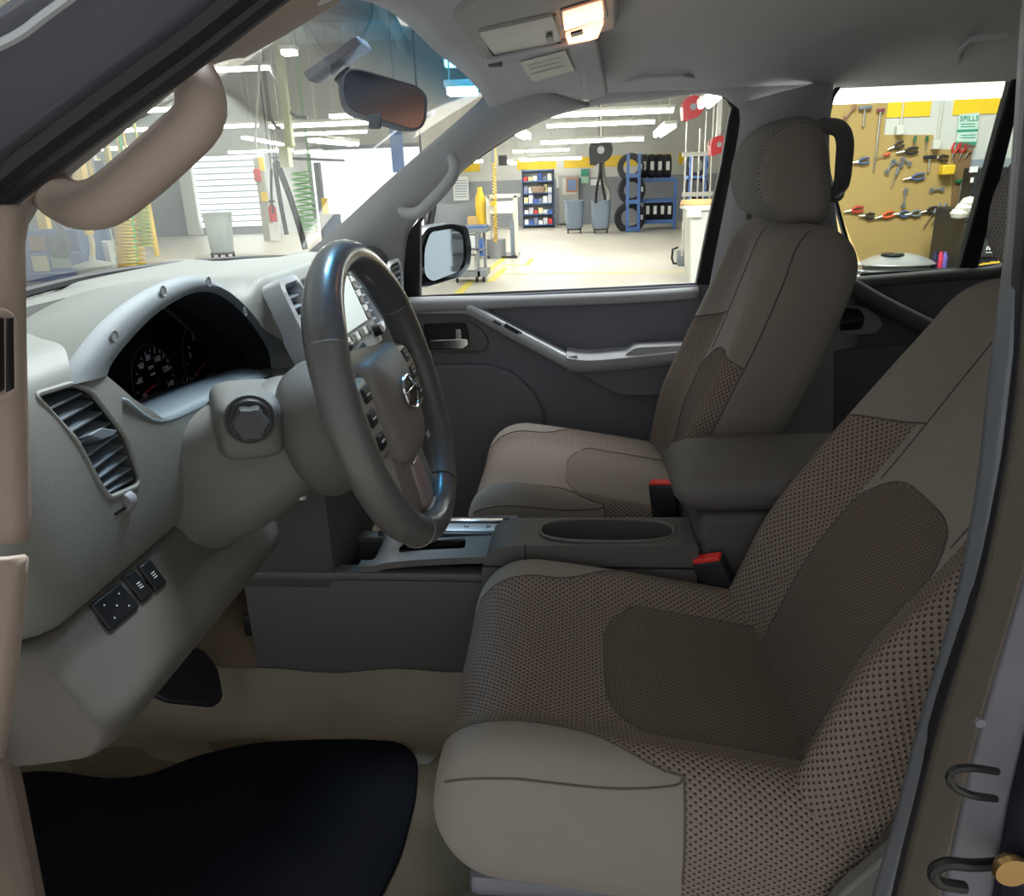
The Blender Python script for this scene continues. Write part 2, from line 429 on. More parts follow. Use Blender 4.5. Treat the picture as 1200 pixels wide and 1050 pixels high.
# ---- grab handles (driver side and passenger side) -------------------------------
def handle(name, pts, r, label, mt=M_TRIM, flat=1.0):
    path = resample(spline(pts, 80), 40)
    rr = [r * (0.80 + 0.2 * math.sin(math.pi * min(1, i / 39))) for i in range(40)]
    rr[0] *= 1.5; rr[1] *= 1.3; rr[-1] *= 1.5; rr[-2] *= 1.3
    o = MB().tube(path, rr, 14).build(name, mt)
    return tag(o, label, 'handle')
handle('grab_handle', [PY(*p) for p in ((50, 208, .600), (62, 226, .570), (88, 240, .553), (120, 237, .548), (160, 208, .550), (205, 168, .553), (232, 140, .556), (235, 112, .562), (224, 86, .580), (208, 70, .610))], .0180,
       'chunky grab handle with warm light in its colour on the driver side windshield pillar', M_TRIM2)
handle('grab_handle', [PY(*p) for p in ((468, 238, 1.955), (474, 249, 1.90), (490, 249, 1.87), (506, 235, 1.862), (526, 213, 1.858), (533, 198, 1.86), (530, 186, 1.88), (524, 178, 1.93))], .0145,
       'light grey grab handle on the passenger side windshield pillar')
handle('grab_handle', [PY(*p) for p in ((952, 146, 1.93), (958, 147, 1.90), (982, 150, 1.88), (990, 165, 1.875), (989, 190, 1.875), (986, 215, 1.88), (978, 226, 1.93))], .019,
       'dark grey grab handle behind the passenger headrest', M_MIDGREY)

# ---- passenger side roof rail and B pillar trim ------------------------------------------
def sidepoly(name, pxs, material, off, thick, parent=None, r=0, bev=0.004):
    pts = [PS(x, y, off) for x, y in pxs]
    return MB().prism(pts, (0, thick, 0)).build(name, material, parent, bevel=bev)
# rail between headliner and windows
RA = [PS(*p, -.0) for p in ((690, 122), (760, 114), (825, 107), (850, 112), (866, 126), (900, 118), (960, 108), (980, 92), (1010, 86), (1100, 83), (1195, 80), (1300, 78))]
RAT = [Vector((p.x, 1.895, 1.665)) if i < 3 or i > 6 else Vector((p.x, 1.895, 1.668)) for i, p in enumerate(RA)]
rows = ribbon(RA, RAT, (0, -.012, .0), 40, 6, False)
o = MB().grid(rows).build('trim_4', M_LINER, smooth=180, solid=0.01)
tag(o, 'cloth covered rail above the passenger side windows', kind='structure')
# B pillar: between the front window seal and the rear door window
BL = [PS(*p, -.012) for p in ((866, 122), (868, 140), (862, 180), (850, 240), (838, 300), (830, 345), (810, 480), (800, 560))]
BR = [PS(*p, -.012) for p in ((976, 92), (972, 130), (970, 170), (974, 220), (985, 290), (1002, 330), (1002, 480), (1000, 560))]
rows = ribbon(BL, BR, (0, -.03, 0), 30, 10)
o = MB().grid(rows).build('trim_5', M_TRIM, smooth=180, solid=0.01)
tag(o, 'grey centre pillar trim behind the passenger seat', kind='structure')
# seat belt anchor ring on that pillar
o = MB().tube([PY(884 + 7 * math.cos(a), 252 + 10 * math.sin(a), 1.86) for a in np.linspace(0, 2 * math.pi, 20, endpoint=False)], .006, 8, closed=True).build('belt_guide', M_MIDGREY)
tag(o, 'small grey seat belt guide loop beside the passenger headrest', 'belt guide')

# ---- near (driver side) centre pillar of the open doorway ------------------------------------
NBP = thing('door_pillar', 'driver side centre pillar with rubber seals at the right edge', 'pillar', (.27, .5, .55))
def vstrip(name, L, Rr, YL, YR, material, bulge=(0, -.006, 0), n=30, th=0.004):
    A = [PY(x, y, YL) for x, y in L]; B = [PY(x, y, YR) for x, y in Rr]
    return MB().grid(ribbon(A, B, bulge, n, 8)).build(name, material, NBP, smooth=180, solid=th)
ys = (-70, 60, 200, 330, 450, 560, 700, 850, 960, 1080)
e0 = list(zip((1206, 1197, 1188, 1176, 1160, 1148, 1122, 1078, 1050, 1015), ys))     # inner edge of the light seal
e1 = list(zip((1222, 1212, 1200, 1190, 1178, 1164, 1140, 1092, 1066, 1030), ys))
e2 = list(zip((1238, 1226, 1214, 1204, 1196, 1180, 1150, 1104, 1076, 1046), ys))
e4 = list(zip((1330, 1310, 1290, 1270, 1250, 1232, 1194, 1150, 1124, 1098), ys))
vstrip('inner_seal', e0, e1, .560, .545, M_SEALGREY, (0, -.012, 0))
vstrip('seal_lip', e1, e2, .545, .53, M_RUBBER, (0, .008, 0))
vstrip('pillar_trim', e2, e4, .53, .49, mat('brown_pillar_trim', (106, 97, 90), .6, bump=.2, scale=800), (0, -.006, 0))
j0 = e4
j1 = list(zip((1380, 1360, 1340, 1320, 1300, 1280, 1240, 1205, 1180, 1160), ys))
j2 = list(zip((1440, 1420, 1400, 1370, 1340, 1320, 1290, 1262, 1236, 1216), ys))
vstrip('jamb_panel', j0, j1, .49, .47, M_JAMB, (0, 0, 0))
M_NAVY = mat('navy_rubber_seal', (22, 24, 44), 0.5)  # dark navy is the seal's own colour
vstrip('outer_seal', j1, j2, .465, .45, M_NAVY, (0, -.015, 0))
# door striker loop and its bolt
st = [PY(*p) for p in ((1168, 904, .468), (1140, 900, .455), (1118, 902, .45), (1112, 912, .45), (1120, 924, .45), (1140, 932, .455), (1166, 936, .468))]
MB().tube(resample(spline(st, 40), 24), .0028, 8).build('striker_loop', M_BLACK, NBP)
p = PY(1147, 845, .476); MB().cyl(p, p + Vector((0, -.003, 0)), .0035, 12).build('bolt', M_JAMB, NBP)
s2 = [PY(*p) for p in ((1172, 1012, .462), (1140, 1014, .455), (1110, 1012, .448), (1094, 1020, .448), (1100, 1034, .448), (1130, 1040, .452))]
MB().tube(resample(spline(s2, 40), 20), .0045, 8).build('latch_hook', M_BLACK, NBP)
M_BRASS = mat('brass', (196, 160, 110), 0.3, 1.0)
p = PY(1188, 1024, .44); MB().lathe([(.0, 0), (.012, 0), (.013, .004), (.009, .01), (0, .011)], p, 'y', 16).build('latch_bolt', M_BRASS, NBP)
for o in NBP.children:
    pass

# ---- floor, toe board, sill --------------------------------------------------------------
prof = [(-1.36, 1.0), (-1.30, .86), (-1.22, .70), (-1.13, .595), (-1.02, .555), (-.4, .548), (0, .548), (.5, .548), (1.1, .56), (1.6, .6)]
ps = spline(prof, 40)
rows = [[Vector((x, Y, z)) for x, z in ps] for Y in np.linspace(.50, 2.06, 12)]
o = MB().grid(rows).build('floor', M_CARPET, smooth=180, solid=0.01)
tag(o, 'brown carpeted floor of the truck cabin', kind='structure')
# transmission tunnel
tun = []
for x in np.linspace(-1.3, 1.0, 14):
    h = .16 + .12 * max(0, (-x - .55) / .55)
    tun.append([Vector((x, YC + .16 * s, .548 + h * (1 - abs(s) ** 3.5) - .01)) for s in np.linspace(-1, 1, 17)])
o = MB().grid(tun).build('floor_tunnel', M_CARPET, smooth=180)
tag(o, 'carpeted floor tunnel under the centre console', kind='structure')
# firewall and rear cabin wall
o = MB().box((-1.40, .50, .55), (-1.37, 2.06, 1.20)).build('wall_front', M_BLACK); tag(o, 'dark bulkhead behind the dashboard', kind='structure')
o = MB().box((1.62, .52, .55), (1.65, 2.04, 1.24)).box((1.62, .56, 1.58), (1.65, 2.0, 1.72)).box((1.62, .52, 1.24), (1.65, .74, 1.58)).box((1.62, 1.82, 1.24), (1.65, 2.04, 1.58)).build('wall_back', M_TRIM); tag(o, 'grey rear wall of the cabin around the back window', kind='structure')
o = MB().box((1.632, .74, 1.24), (1.637, 1.82, 1.58)).build('window_2', M_REARGLASS); tag(o, 'back window of the cabin', kind='structure')
o = MB().prism([Vector(p) for p in ((.36, .57, 1.25), (1.62, .57, 1.25), (1.62, .65, 1.64), (.40, .65, 1.64))], (0, .004, 0)).build('window_3', M_REARGLASS); tag(o, 'rear side window behind the driver', kind='structure')
# cowl under the windshield (outside)
rows = [[a + Vector((0.02, 0, -.012)) for a in base_s], [a + Vector((-.25, 0, -.06)) for a in base_s], [a + Vector((-.9, 0, -.10)) for a in base_s], [Vector((a.x - 1.1, a.y, .8)) for a in base_s]]
o = MB().grid(rows).build('truck_hood', M_PAINT, smooth=180); tag(o, 'dark painted hood outside the windshield', kind='structure')
# near side sill
o = MB().rbox((-1.38, .47, .44), (1.2, .56, .575), .015).build('trim_6', M_MIDGREY); tag(o, 'plastic sill plate of the driver doorway', kind='structure')
# near rear body side (behind the centre pillar) and near roof rail
o = MB().box((.34, .50, .55), (1.65, .53, 1.25)).build('wall_left', M_PAINT); tag(o, 'rear door side of the cabin behind the driver', kind='structure')
rl = [Vector((x, .655, 1.668)) for x in np.linspace(-.2, 1.6, 10)]
o = MB().tube(rl, .035, 12).build('trim_7', M_LINER); tag(o, 'roof rail above the driver doorway', kind='structure')
# far side wall below the dash, outside of the door skins
o = MB().box((-1.38, 2.06, .5), (1.65, 2.08, 1.0)).build('wall_right', M_BLACK); tag(o, 'dark body side outside the passenger doors', kind='structure')

# floor mat and the crumpled film under the pedals
mo = [PZ(*p, .562) for p in ((8, 905), (60, 902), (130, 912), (175, 908), (230, 884), (300, 869), (400, 864), (470, 868), (490, 885), (488, 930), (470, 1000), (440, 1060), (380, 1150), (40, 1150), (14, 1040))]
mo = [Vector((max(-1.06, q.x), max(q.y, .575), q.z)) for q in mo]
o = MB().prism([Vector(p) for p in round_poly([tuple(q) for q in mo], .03, 3)], (0, 0, -.010)).build('floor_mat', M_MAT, bevel=.003)
tag(o, 'black rubber driver floor mat', 'floor mat')
fm = []
for u in np.linspace(0, 1, 22):
    row = []
    for v in np.linspace(0, 1, 18):
        x = -1.25 + (.94 + .12 * v) * u; y = 1.02 + .16 * v + 0.0
        y = .93 + .225 * v
        zf = float(np.interp(x, [q[0] for q in ps], [q[1] for q in ps]))
        z = zf + .006 + .005 * math.sin(13 * u + 5 * v) * math.sin(9 * v + 2) + .004 * math.sin(31 * u - 6 * v) * v + (.09 * max(0, (v - .55) / .45) ** 2)
        row.append(Vector((x, y, z)))
    fm.append(row)

o = MB().grid(fm).build('floor_film', M_FILM, smooth=180)
tag(o, 'wrinkled beige protective film laid over the driver footwell carpet', 'floor film')
# ------------------------------------------------------------------ seats
M_SF = mat('smooth_seat_cloth', (146, 138, 130), 0.95, bump=0.5, scale=1600, var=0.06, spec=0.12, vscale=20, sheen=0.2)
M_MESH = mat_mesh_fabric('knit_seat_mesh', (140, 127, 118), (58, 50, 46), 0.0054)
M_INS = mat_mesh_fabric('knit_seat_insert', (118, 106, 98), (60, 54, 50), 0.0042, 0.4)
M_SEAM = mat('seat_seam_thread', (92, 85, 80), 0.9)

def cr(pts, n):
    return np.array(spline(pts, n))

def seat_shell(parent, to_world, half, length, along, regions, names, n_along=84, seams=()):
    """sweeps a closed cross-section along a length; cuts the skin into upholstery panels.
    half: control points (lateral, height) from centre-top to centre-bottom; along(t)->(shift_h, scale_h, scale_l, base)
    regions(x, a)->panel index, where a is the signed arc distance from the centre line in metres"""
    hs = cr(half, 100)
    seg = np.r_[0, np.cumsum(np.linalg.norm(np.diff(hs, axis=0), axis=1))]
    prof = [(-p[0], p[1], -s) for p, s in zip(hs[::-1], seg[::-1])][:-1] + [(p[0], p[1], s) for p, s in zip(hs, seg)]
    xs = np.linspace(0, 1, n_along)
    V, UV, A = [], [], []
    for t in xs:
        x, hsh, hsc, lsc, hb = along(t)
        for l, h, a in prof:
            hh = hb + (h - hb) * hsc + hsh(l) if callable(hsh) else hb + (h - hb) * hsc + hsh
            V.append(to_world(x, l * lsc, hh)); UV.append((x, a)); A.append(a)
    n = len(prof); faces = {}
    for i in range(n_along - 1):
        for j in range(n - 1):
            q = (i * n + j, i * n + j + 1, (i + 1) * n + j + 1, (i + 1) * n + j)
            cx = (UV[q[0]][0] + UV[q[2]][0]) / 2; ca = (UV[q[0]][1] + UV[q[2]][1]) / 2
            faces.setdefault(regions(cx, ca), []).append(q)
    V = np.array([tuple(v) for v in V])
    out = []
    for k, fs in faces.items():
        ids = sorted({i for f in fs for i in f}); mp = {i: c for c, i in enumerate(ids)}
        nm, mt = names[k]
        o = mk(nm, V[ids], [[mp[i] for i in f] for f in fs], mt, parent, smooth=180, uv=np.array(UV)[ids])
        out.append(fix_normals(o))
    # stitched seams: thin tubes lying on the skin
    al = np.array([s for _, _, s in prof]); UVa = np.array(UV).reshape(n_along, n, 2); Va = V.reshape(n_along, n, 3)
    def at(x, a):
        xi = np.interp(x, UVa[:, 0, 0], np.arange(n_along)); ai = np.interp(a, al, np.arange(n))
        i, j = int(min(xi, n_along - 2)), int(min(ai, n - 2)); u, v = xi - i, ai - j
        return Vector((1 - u) * ((1 - v) * Va[i, j] + v * Va[i, j + 1]) + u * ((1 - v) * Va[i + 1, j] + v * Va[i + 1, j + 1]))
    for sm in seams:
        pts = spline(sm, 70)
        MB().tube([at(*p) for p in pts], .0015, 6).build('seam', M_SEAM, parent)
    return at

def make_seat(label, Yc, X0, tilt, mirror, zt=.872):
    """X0: front of the cushion.  mirror=+1: near side (towards -Y) is the door side"""
    S = thing('front_seat', label, 'seat', (X0 + .28, Yc, .552), 'front seats of the truck')
    # ---------------- cushion
    L = .54
    half = [(0, -.020), (.07, -.019), (.13, -.012), (.168, .004), (.196, .016), (.222, .010), (.243, -.018), (.254, -.06), (.255, -.10), (.250, -.145), (.225, -.170), (.12, -.172), (0, -.172)]
    def along(t):
        # cosine spacing towards the rounded front
        s = t ** 1.25
        x = s * L
        e = min(1, x / .105); k = (1 - (1 - e) ** 2.5) ** (1 / 2.2)
        e2 = min(1, (L - x) / .05); k2 = (1 - (1 - e2) ** 2) ** .5
        return x, -.075 * max(0, (x - .10) / .44) ** 1.15 + .004, k * (.6 + .4 * k2), (.80 + .20 * k), -.085
    def tw(x, l, h): return Vector((X0 + x, Yc + l, zt + h))
    ab = .178
    def reg(x, a):
        u_ = max(0, min(1, (x - .13) / .155)); abx = ab + .055 * u_ * u_ * (3 - 2 * u_)
        if abs(a) > (abx if x < .285 else ab): return (0 if a < 0 else 1) if x < .285 else (2 if a < 0 else 3)
        d = max(0, .27 - x) 
        # insert with a rounded front
        aw = .146
        if x > .205 + .05 * (abs(a) / aw) ** 4 and abs(a) < aw: return 4
        return 5
    names = {0: ('side_bolster', M_SF), 1: ('side_bolster', M_SF), 2: ('rear_bolster', M_MESH), 3: ('rear_bolster', M_MESH), 4: ('seat_insert', M_INS), 5: ('front_cushion', M_MESH)}
    seams = [[(x, s * (ab + .055 * (lambda u: u * u * (3 - 2 * u))(max(0, min(1, (x - .13) / .155))))) for x in np.linspace(.012, .284, 12)] for s in (-1, 1)]
    seams += [[(.285, s * a) for a in np.linspace(ab + .055, .36, 6)] for s in (-1, 1)]
    seams += [[(.53, .146), (.40, .146), (.30, .146)] + [(.205 + .05 * (abs(a) / .146) ** 4, a) for a in np.linspace(.146, -.146, 17)] + [(.30, -.146), (.40, -.146), (.53, -.146)]]
    seams += [[(.02, -.262), (.10, -.262), (.20, -.258), (.27, -.245), (.285, -.235)]]
    cu = seat_shell(S, tw, half, L, along, reg, names, 150, seams)
    # ---------------- backrest
    H = .65; ct, st = math.cos(tilt), math.sin(tilt)
    B0 = Vector((X0 + .455 - .05 * st / ct, Yc, zt - .10))
    half_b = [(0, -.008), (.08, -.006), (.135, .004), (.172, .026), (.20, .044), (.226, .036), (.243, .002), (.246, -.05), (.240, -.10), (.21, -.125), (.1, -.13), (0, -.13)]
    def along_b(t):
        s = 1 - (1 - t) ** 1.25
        x = s * H
        e = min(1, (H - x) / .085); k = (1 - (1 - e) ** 2.4) ** (1 / 2.3)
        e2 = min(1, x / .05); k2 = (1 - (1 - e2) ** 2) ** .5
        w = 1.0 - .24 * max(0, (x - .35) / .30) ** 1.6
        bulge = .018 * math.exp(-((x - .20) / .12) ** 2)
        flat = 1 - .45 * max(0, min(1, (x - .35) / .2))
        return x, (lambda l, b=bulge, f=flat: b - .03 * (1 - f) * (abs(l) / .2) ** 2), max(.02, k * (.5 + .5 * k2)), w * (.86 + .14 * k), -.045
    def twb(x, l, h):
        # along the recline axis, h towards the front (-X)
        return B0 + Vector((st * x - ct * h, l, ct * x + st * h))
    def reg_b(x, a):
        x -= .05
        up = x > .325 + .10 * (1 - min(1, abs(a) / .25))
        if abs(a) > .185:
            if abs(a) > (.272 if x > .325 or mirror < 0 else .325): return 0 if a < 0 else 1
            return (2 if a < 0 else 3) if up else (4 if a < 0 else 5)
        if abs(a) < .118: return 9 if x < .31 - .06 * (abs(a) / .118) ** 4 else (6 if abs(a) < .105 or not up else (7 if a < 0 else 8))
        return (7 if a < 0 else 8) if up else (10 if a < 0 else 11)
    names_b = {0: ('backrest_side', M_SF), 1: ('backrest_side', M_SF), 2: ('shoulder_bolster', M_SF), 3: ('shoulder_bolster', M_SF), 4: ('back_bolster', M_MESH), 5: ('back_bolster', M_MESH),
               6: ('upper_panel', M_SF), 7: ('shoulder_bolster', M_SF), 8: ('shoulder_bolster', M_SF), 9: ('back_insert', M_INS), 10: ('backrest_panel', M_MESH), 11: ('backrest_panel', M_MESH)}
    sb = [[(x, s * .272) for x in np.linspace(.325 if mirror > 0 else .01, .585, 9)] for s in (-1, 1)] + ([[(x, s * .325) for x in np.linspace(.01, .325, 6)] for s in (-1, 1)] + [[(.325, s * a) for a in (.272, .29, .31, .325)] for s in (-1, 1)] if mirror > 0 else [])
    sb += [[(.325 + .10 * (1 - min(1, abs(a) / .25)), a) for a in np.linspace(-.27, -.105, 5)], [(.325 + .10 * (1 - min(1, abs(a) / .25)), a) for a in np.linspace(.105, .27, 5)]]
    sb += [[(.01, .118), (.12, .118), (.20, .118)] + [(.31 - .06 * (abs(a) / .118) ** 4, a) for a in np.linspace(.118, -.118, 17)] + [(.20, -.118), (.12, -.118), (.01, -.118)]]
    sb += [[(x, s * .105) for x in np.linspace(.29, .57, 6)] for s in (-1, 1)]
    sb = [[(x + .05, a) for x, a in sm] for sm in sb]
    seat_shell(S, twb, half_b, H, along_b, reg_b, names_b, 150, sb)
    # ---------------- headrest
    hc = B0 + Vector((st * .625 + .018, 0, ct * .625))
    th = tilt - R(8); c2, s2 = math.cos(th), math.sin(th)
    # side outline (f forward, u up)
    ol = [(-.035, .012), (.035, .012), (.072, .03), (.094, .075), (.097, .125), (.082, .165), (.048, .192), (.012, .198), (-.012, .185), (-.035, .14), (-.055, .08), (-.062, .035), (-.055, .015)]
    ol = spline(ol, 52, closed=True)
    cxm, cym = .02, .10
    rows, band = [], []
    ws = [(-.128, .80), (-.122, .90), (-.112, .96), (-.09, .99), (-.05, 1.0), (0, 1.005), (.05, 1.0), (.09, .99), (.112, .96), (.122, .90), (.128, .80)]
    for w, k in ws:
        rows.append([hc + Vector((-(c2 * (cxm + (f - cxm) * k) - s2 * (cym + (u - cym) * k)), w * (1 - .12 * max(0, (u - .1) / .1)), s2 * (cxm + (f - cxm) * k) + c2 * (cym + (u - cym) * k))) for f, u in ol])
    def patch(r0, r1, sel, nm, mt):
        mb = MB(); n = len(ol); fs = []
        for i in range(r0, r1):
            for j in range(n):
                if sel(j): fs.append((i * n + j, i * n + (j + 1) % n, (i + 1) * n + (j + 1) % n, (i + 1) * n + j))
        allv = [p for r_ in rows for p in r_]; uvv = [((ws[i][0]), j * .0115) for i in range(len(ws)) for j in range(n)]
        ids = sorted({q for f in fs for q in f}); mp = {q: c for c, q in enumerate(ids)}
        return fix_normals(mk(nm, [allv[q] for q in ids], [[mp[q] for q in f] for f in fs], mt, S, smooth=180, uv=[uvv[q] for q in ids]))
    front = lambda j: 4 <= j < 31
    patch(0, 10, front, 'headrest_front', M_MESHG); patch(0, 10, lambda j: not front(j), 'headrest_back', M_SF)
    for i, nm in ((0, 'headrest_side'), (len(ws) - 1, 'headrest_side')):
        # slightly domed side panels, three rings
        sgn = -1 if i == 0 else 1; base_r = rows[i]; c = sum(base_r, Vector()) / len(base_r)
        rr = [[c.lerp(p, q) + Vector((0, sgn * d, 0)) for p in base_r] for q, d in ((1, 0), (.82, .010), (.5, .014), (.15, .015))]
        mb = MB().grid(rr, cv=True); mb.f.append(tuple(3 * len(base_r) + j for j in range(len(base_r)))); mb.build(nm, M_SF, S, smooth=180)
    for s in (-1, 1):
        MB().cyl(hc + Vector((st * -.06 + .038, s * .06, ct * -.06)), hc + Vector((s2 * .05 + .038, s * .06, c2 * .05)), .006, 10).build('headrest_post', M_CHROME, S)
    # ---------------- hinge cover, seat base and rails
    for s in (-1, 1):
        y = Yc + s * .262
        pts = [(X0 + .42, zt - .19), (X0 + .52, zt - .18), (X0 + .545, zt - .06), (X0 + .56, zt + .02), (X0 + .53, zt + .03), (X0 + .49, zt - .05), (X0 + .44, zt - .12)]
        MB().prism([Vector((a, y, b)) for a, b in round_poly(pts, .02, 3)], (0, s * .018, 0)).build('hinge_cover', M_MIDGREY, S, bevel=.004)
    MB().rbox((X0 + .04, Yc - .235, zt - .222), (X0 + .50, Yc + .235, zt - .165), .012).build('seat_pan', M_DARKGREY, S)
    for s in (-1, 1):
        MB().rbox((X0 + .03, Yc + s * .245 - .016, zt - .238), (X0 + .47, Yc + s * .245 + .016, zt - .19), .008).build('side_valance', M_MIDGREY, S)
        MB().box((X0 + .02, Yc + s * .19 - .02, .556), (X0 + .56, Yc + s * .19 + .02, .582)).build('slide_rail', M_BLACK, S, bevel=.004)
        for xx in (.07, .44):
            MB().box((X0 + xx, Yc + s * .19 - .012, .58), (X0 + xx + .04, Yc + s * .19 + .012, zt - .20)).build('seat_leg', M_BLACK, S)
    return S
M_MESHG = mat_mesh_fabric('knit_headrest_mesh', (150, 148, 146), (92, 90, 88), 0.0046, 0.6)
make_seat('driver seat with worn brown-grey mesh cushion nearest the camera', YD, -.175, R(27), 1)
make_seat('passenger seat in grey cloth with its headrest against the windows', YP, -.240, R(16.5), -1)
# ------------------------------------------------------------------ dashboard
DASH = thing('dashboard', 'grey moulded dashboard with instrument hood, vents and radio', 'dashboard', (-.6, YC, .94))
def dash_loft(stations, name, material, n_y=70, endround=(True, True), er=.05):
    Ys = [s[0] for s in stations]; P = np.array([s[1] for s in stations], float)
    def prof(Y):
        i = int(np.clip(np.searchsorted(Ys, Y) - 1, 0, len(Ys) - 2)); u = (Y - Ys[i]) / (Ys[i + 1] - Ys[i]); u = u * u * (3 - 2 * u)
        return P[i] * (1 - u) + P[i + 1] * u
    rows = []
    Y0, Y1 = Ys[0], Ys[-1]
    yy = [Y0 + er * (1 - math.cos(q)) for q in np.linspace(0, math.pi / 2, 8)] + list(np.linspace(Y0 + er, Y1 - er, n_y))[1:-1] + [Y1 - er * (1 - math.sin(q)) for q in np.linspace(0, math.pi / 2, 8)]
    for Y in yy:
        p = prof(Y); c = p.mean(0); k = 1.0
        if endround[0] and Y < Y0 + er: k = 1 - .22 * (1 - math.sqrt(max(0, 1 - ((Y0 + er - Y) / er) ** 2)))
        if endround[1] and Y > Y1 - er: k = 1 - .22 * (1 - math.sqrt(max(0, 1 - ((Y - Y1 + er) / er) ** 2)))
        q = spline([tuple(c + (a - c) * k) for a in p], 6 * len(p), closed=True)
        rows.append([Vector((x, Y, z)) for x, z in q])
    return MB().grid(rows, cv=True, cap=True).build(name, material, DASH, smooth=50)
drv = lambda b: [(b, 1.328), (-.62, 1.346), (-.54, 1.343), (-.500, 1.334), (-.480, 1.308), (-.468, 1.22), (-.472, 1.135), (-.50, 1.092), (-.60, 1.09), (b, 1.18)]
cen = [(-.83, 1.328), (-.70, 1.345), (-.58, 1.350), (-.505, 1.350), (-.474, 1.336), (-.428, 1.23), (-.392, 1.13), (-.385, 1.05), (-.55, 1.0), (-.75, 1.1)]
pas = lambda b: [(b, 1.300), (-.64, 1.325), (-.56, 1.336), (-.508, 1.330), (-.480, 1.298), (-.465, 1.22), (-.47, 1.12), (-.50, 1.0), (-.60, .98), (b, 1.1)]
body = dash_loft([(.545, drv(-.70)), (.66, drv(-.75)), (.90, drv(-.80)), (1.10, drv(-.83)), (1.15, cen), (1.50, cen), (1.56, pas(-.79)), (1.97, pas(-.72))], 'upper_panel', M_GREY)
knee_p = lambda e: [(-.50, 1.098), (-.475, 1.066), (-.455, 1.03), (-.442, 1.0), (-.452, .974), (-.488, .957), (-.60, .952 + e), (-.60, 1.06)]
KNEE = dash_loft([(.555, knee_p(0)), (.75, knee_p(.0)), (.98, knee_p(.01)), (1.14, [(a - .10, b) for a, b in knee_p(.03)])], 'knee_panel', mat('knee_grey', (92, 88, 84), .55, bump=.22, scale=900), 40, (True, True), .06)

# instrument hood outline on the fascia plane (Y, z)
FX = -.480
def yz(px, X): return [(lambda p: (p.y, p.z))(PX(x, y, X)) for x, y in px]
outer = yz([(78, 452), (92, 424), (130, 376), (175, 342), (215, 325), (240, 325), (270, 342), (300, 375), (322, 412), (334, 440)], FX)
inner = yz([(124, 440), (130, 425), (152, 398), (185, 366), (222, 345), (248, 341), (272, 352), (298, 378), (318, 410), (322, 432)], FX)
cin = [sum(p[0] for p in inner) / len(inner), sum(p[1] for p in inner) / len(inner)]
sill = yz([(312, 445), (270, 458), (230, 478), (195, 492), (180, 490), (150, 468)], FX)
# cut the instrument well and the vents into the panel
def cutter(poly, x0, x1):
    v0 = [Vector((x0, y, z)) for y, z in poly]
    return MB().prism(v0, (x1 - x0, 0, 0)).build('cutter', None)
well = spline(inner, 30) + sill
vent_px = [(56, 462), (100, 448), (116, 456), (150, 515), (161, 556), (158, 568), (124, 584), (112, 560), (90, 512)]
ventp = round_poly(yz([(55, 463), (98, 449), (116, 458), (148, 512), (162, 560), (158, 570), (126, 584), (114, 566), (92, 516)], -.470), .006, 3)
cv_c = [PP(x, y, (-.47, 1.2, 1.27), (1, 0, .42)) for x, y in ((315, 340), (338, 329), (384, 418), (362, 434))]
_bv = BVHTree.FromPolygons([v.co.copy() for v in body.data.vertices], [tuple(p.vertices) for p in body.data.polygons])
_org = ORG[body.name]
def surf(y, z, d=0.0):
    h = _bv.ray_cast(Vector((.2, y, z)) - _org, Vector((-1, 0, 0)))[0]
    return Vector(((h.x + _org.x if h else -.47) + d, y, z))
cut(body, [cutter(well, -.70, -.40), cutter(ventp, -.525, -.40)])

# hood
hood_rows = []
oo = resample([(0, y, z) for y, z in spline(outer, 60)], 48); ii = resample([(0, y, z) for y, z in spline(inner, 60)], 48)
for a, b in zip(oo, ii):
    b = b.lerp(Vector((0, cin[0], cin[1])), .02)
    bk = Vector((-.66, (a.y - YD) * .98 + YD, min(a.z, 1.318) - .012)); d = (b - a)
    hood_rows.append([bk, Vector((-.60, a.y, a.z - .012)), Vector((-.54, a.y, a.z - .003)), Vector((FX - .01, a.y, a.z)) , Vector((FX + .002, a.y, a.z)) + d * .12, Vector((FX + .006, a.y, a.z)) + d * .5,
                      Vector((FX + .003, a.y, a.z)) + d * .9, Vector((FX - .004, b.y, b.z)), Vector((FX - .03, b.y, b.z - .001)), Vector((-.575, b.y + (YD - b.y) * .06, b.z - .004))])
MB().grid([r_[7:] for r_ in hood_rows]).build('hood_lining', mat('hood_lining_black', (34, 35, 40), .8, spec=.2), DASH, smooth=60)
MB().grid([r_[:4] for r_ in hood_rows]).build('hood_shell', M_GREY, DASH, smooth=60)
MB().grid([r_[3:8] for r_ in hood_rows]).build('instrument_hood', mat('hood_blue_grey', (112, 119, 124), .6, .0, bump=.25, scale=900), DASH, smooth=60)
for x, y in ((135, 394), (192, 341), (245, 330), (288, 365)):
    p = PX(x, y, FX + .006)
    MB().lathe([(0, -.002), (.0045, -.0012), (.006, .0012), (.0070, .0004)], p + Vector((-.0012, 0, 0)), 'x', 16).build('dimple', mat('dimple_grey', (128, 134, 138), .5), DASH)
# lower sill of the instrument well (bluish grey lip)
sl = [PX(x, y, FX + .012) for x, y in ((150, 470), (178, 492), (200, 493), (235, 478), (275, 458), (318, 440))]
sl2 = [Vector((-.565, p.y, p.z - .004)) for p in sl]
MB().grid(ribbon(sl, sl2, (0, 0, .012), 24, 6)).build('instrument_sill', mat('blue_grey_lip', (108, 120, 128), .45, bump=.2, scale=900), DASH, smooth=180, solid=.004)

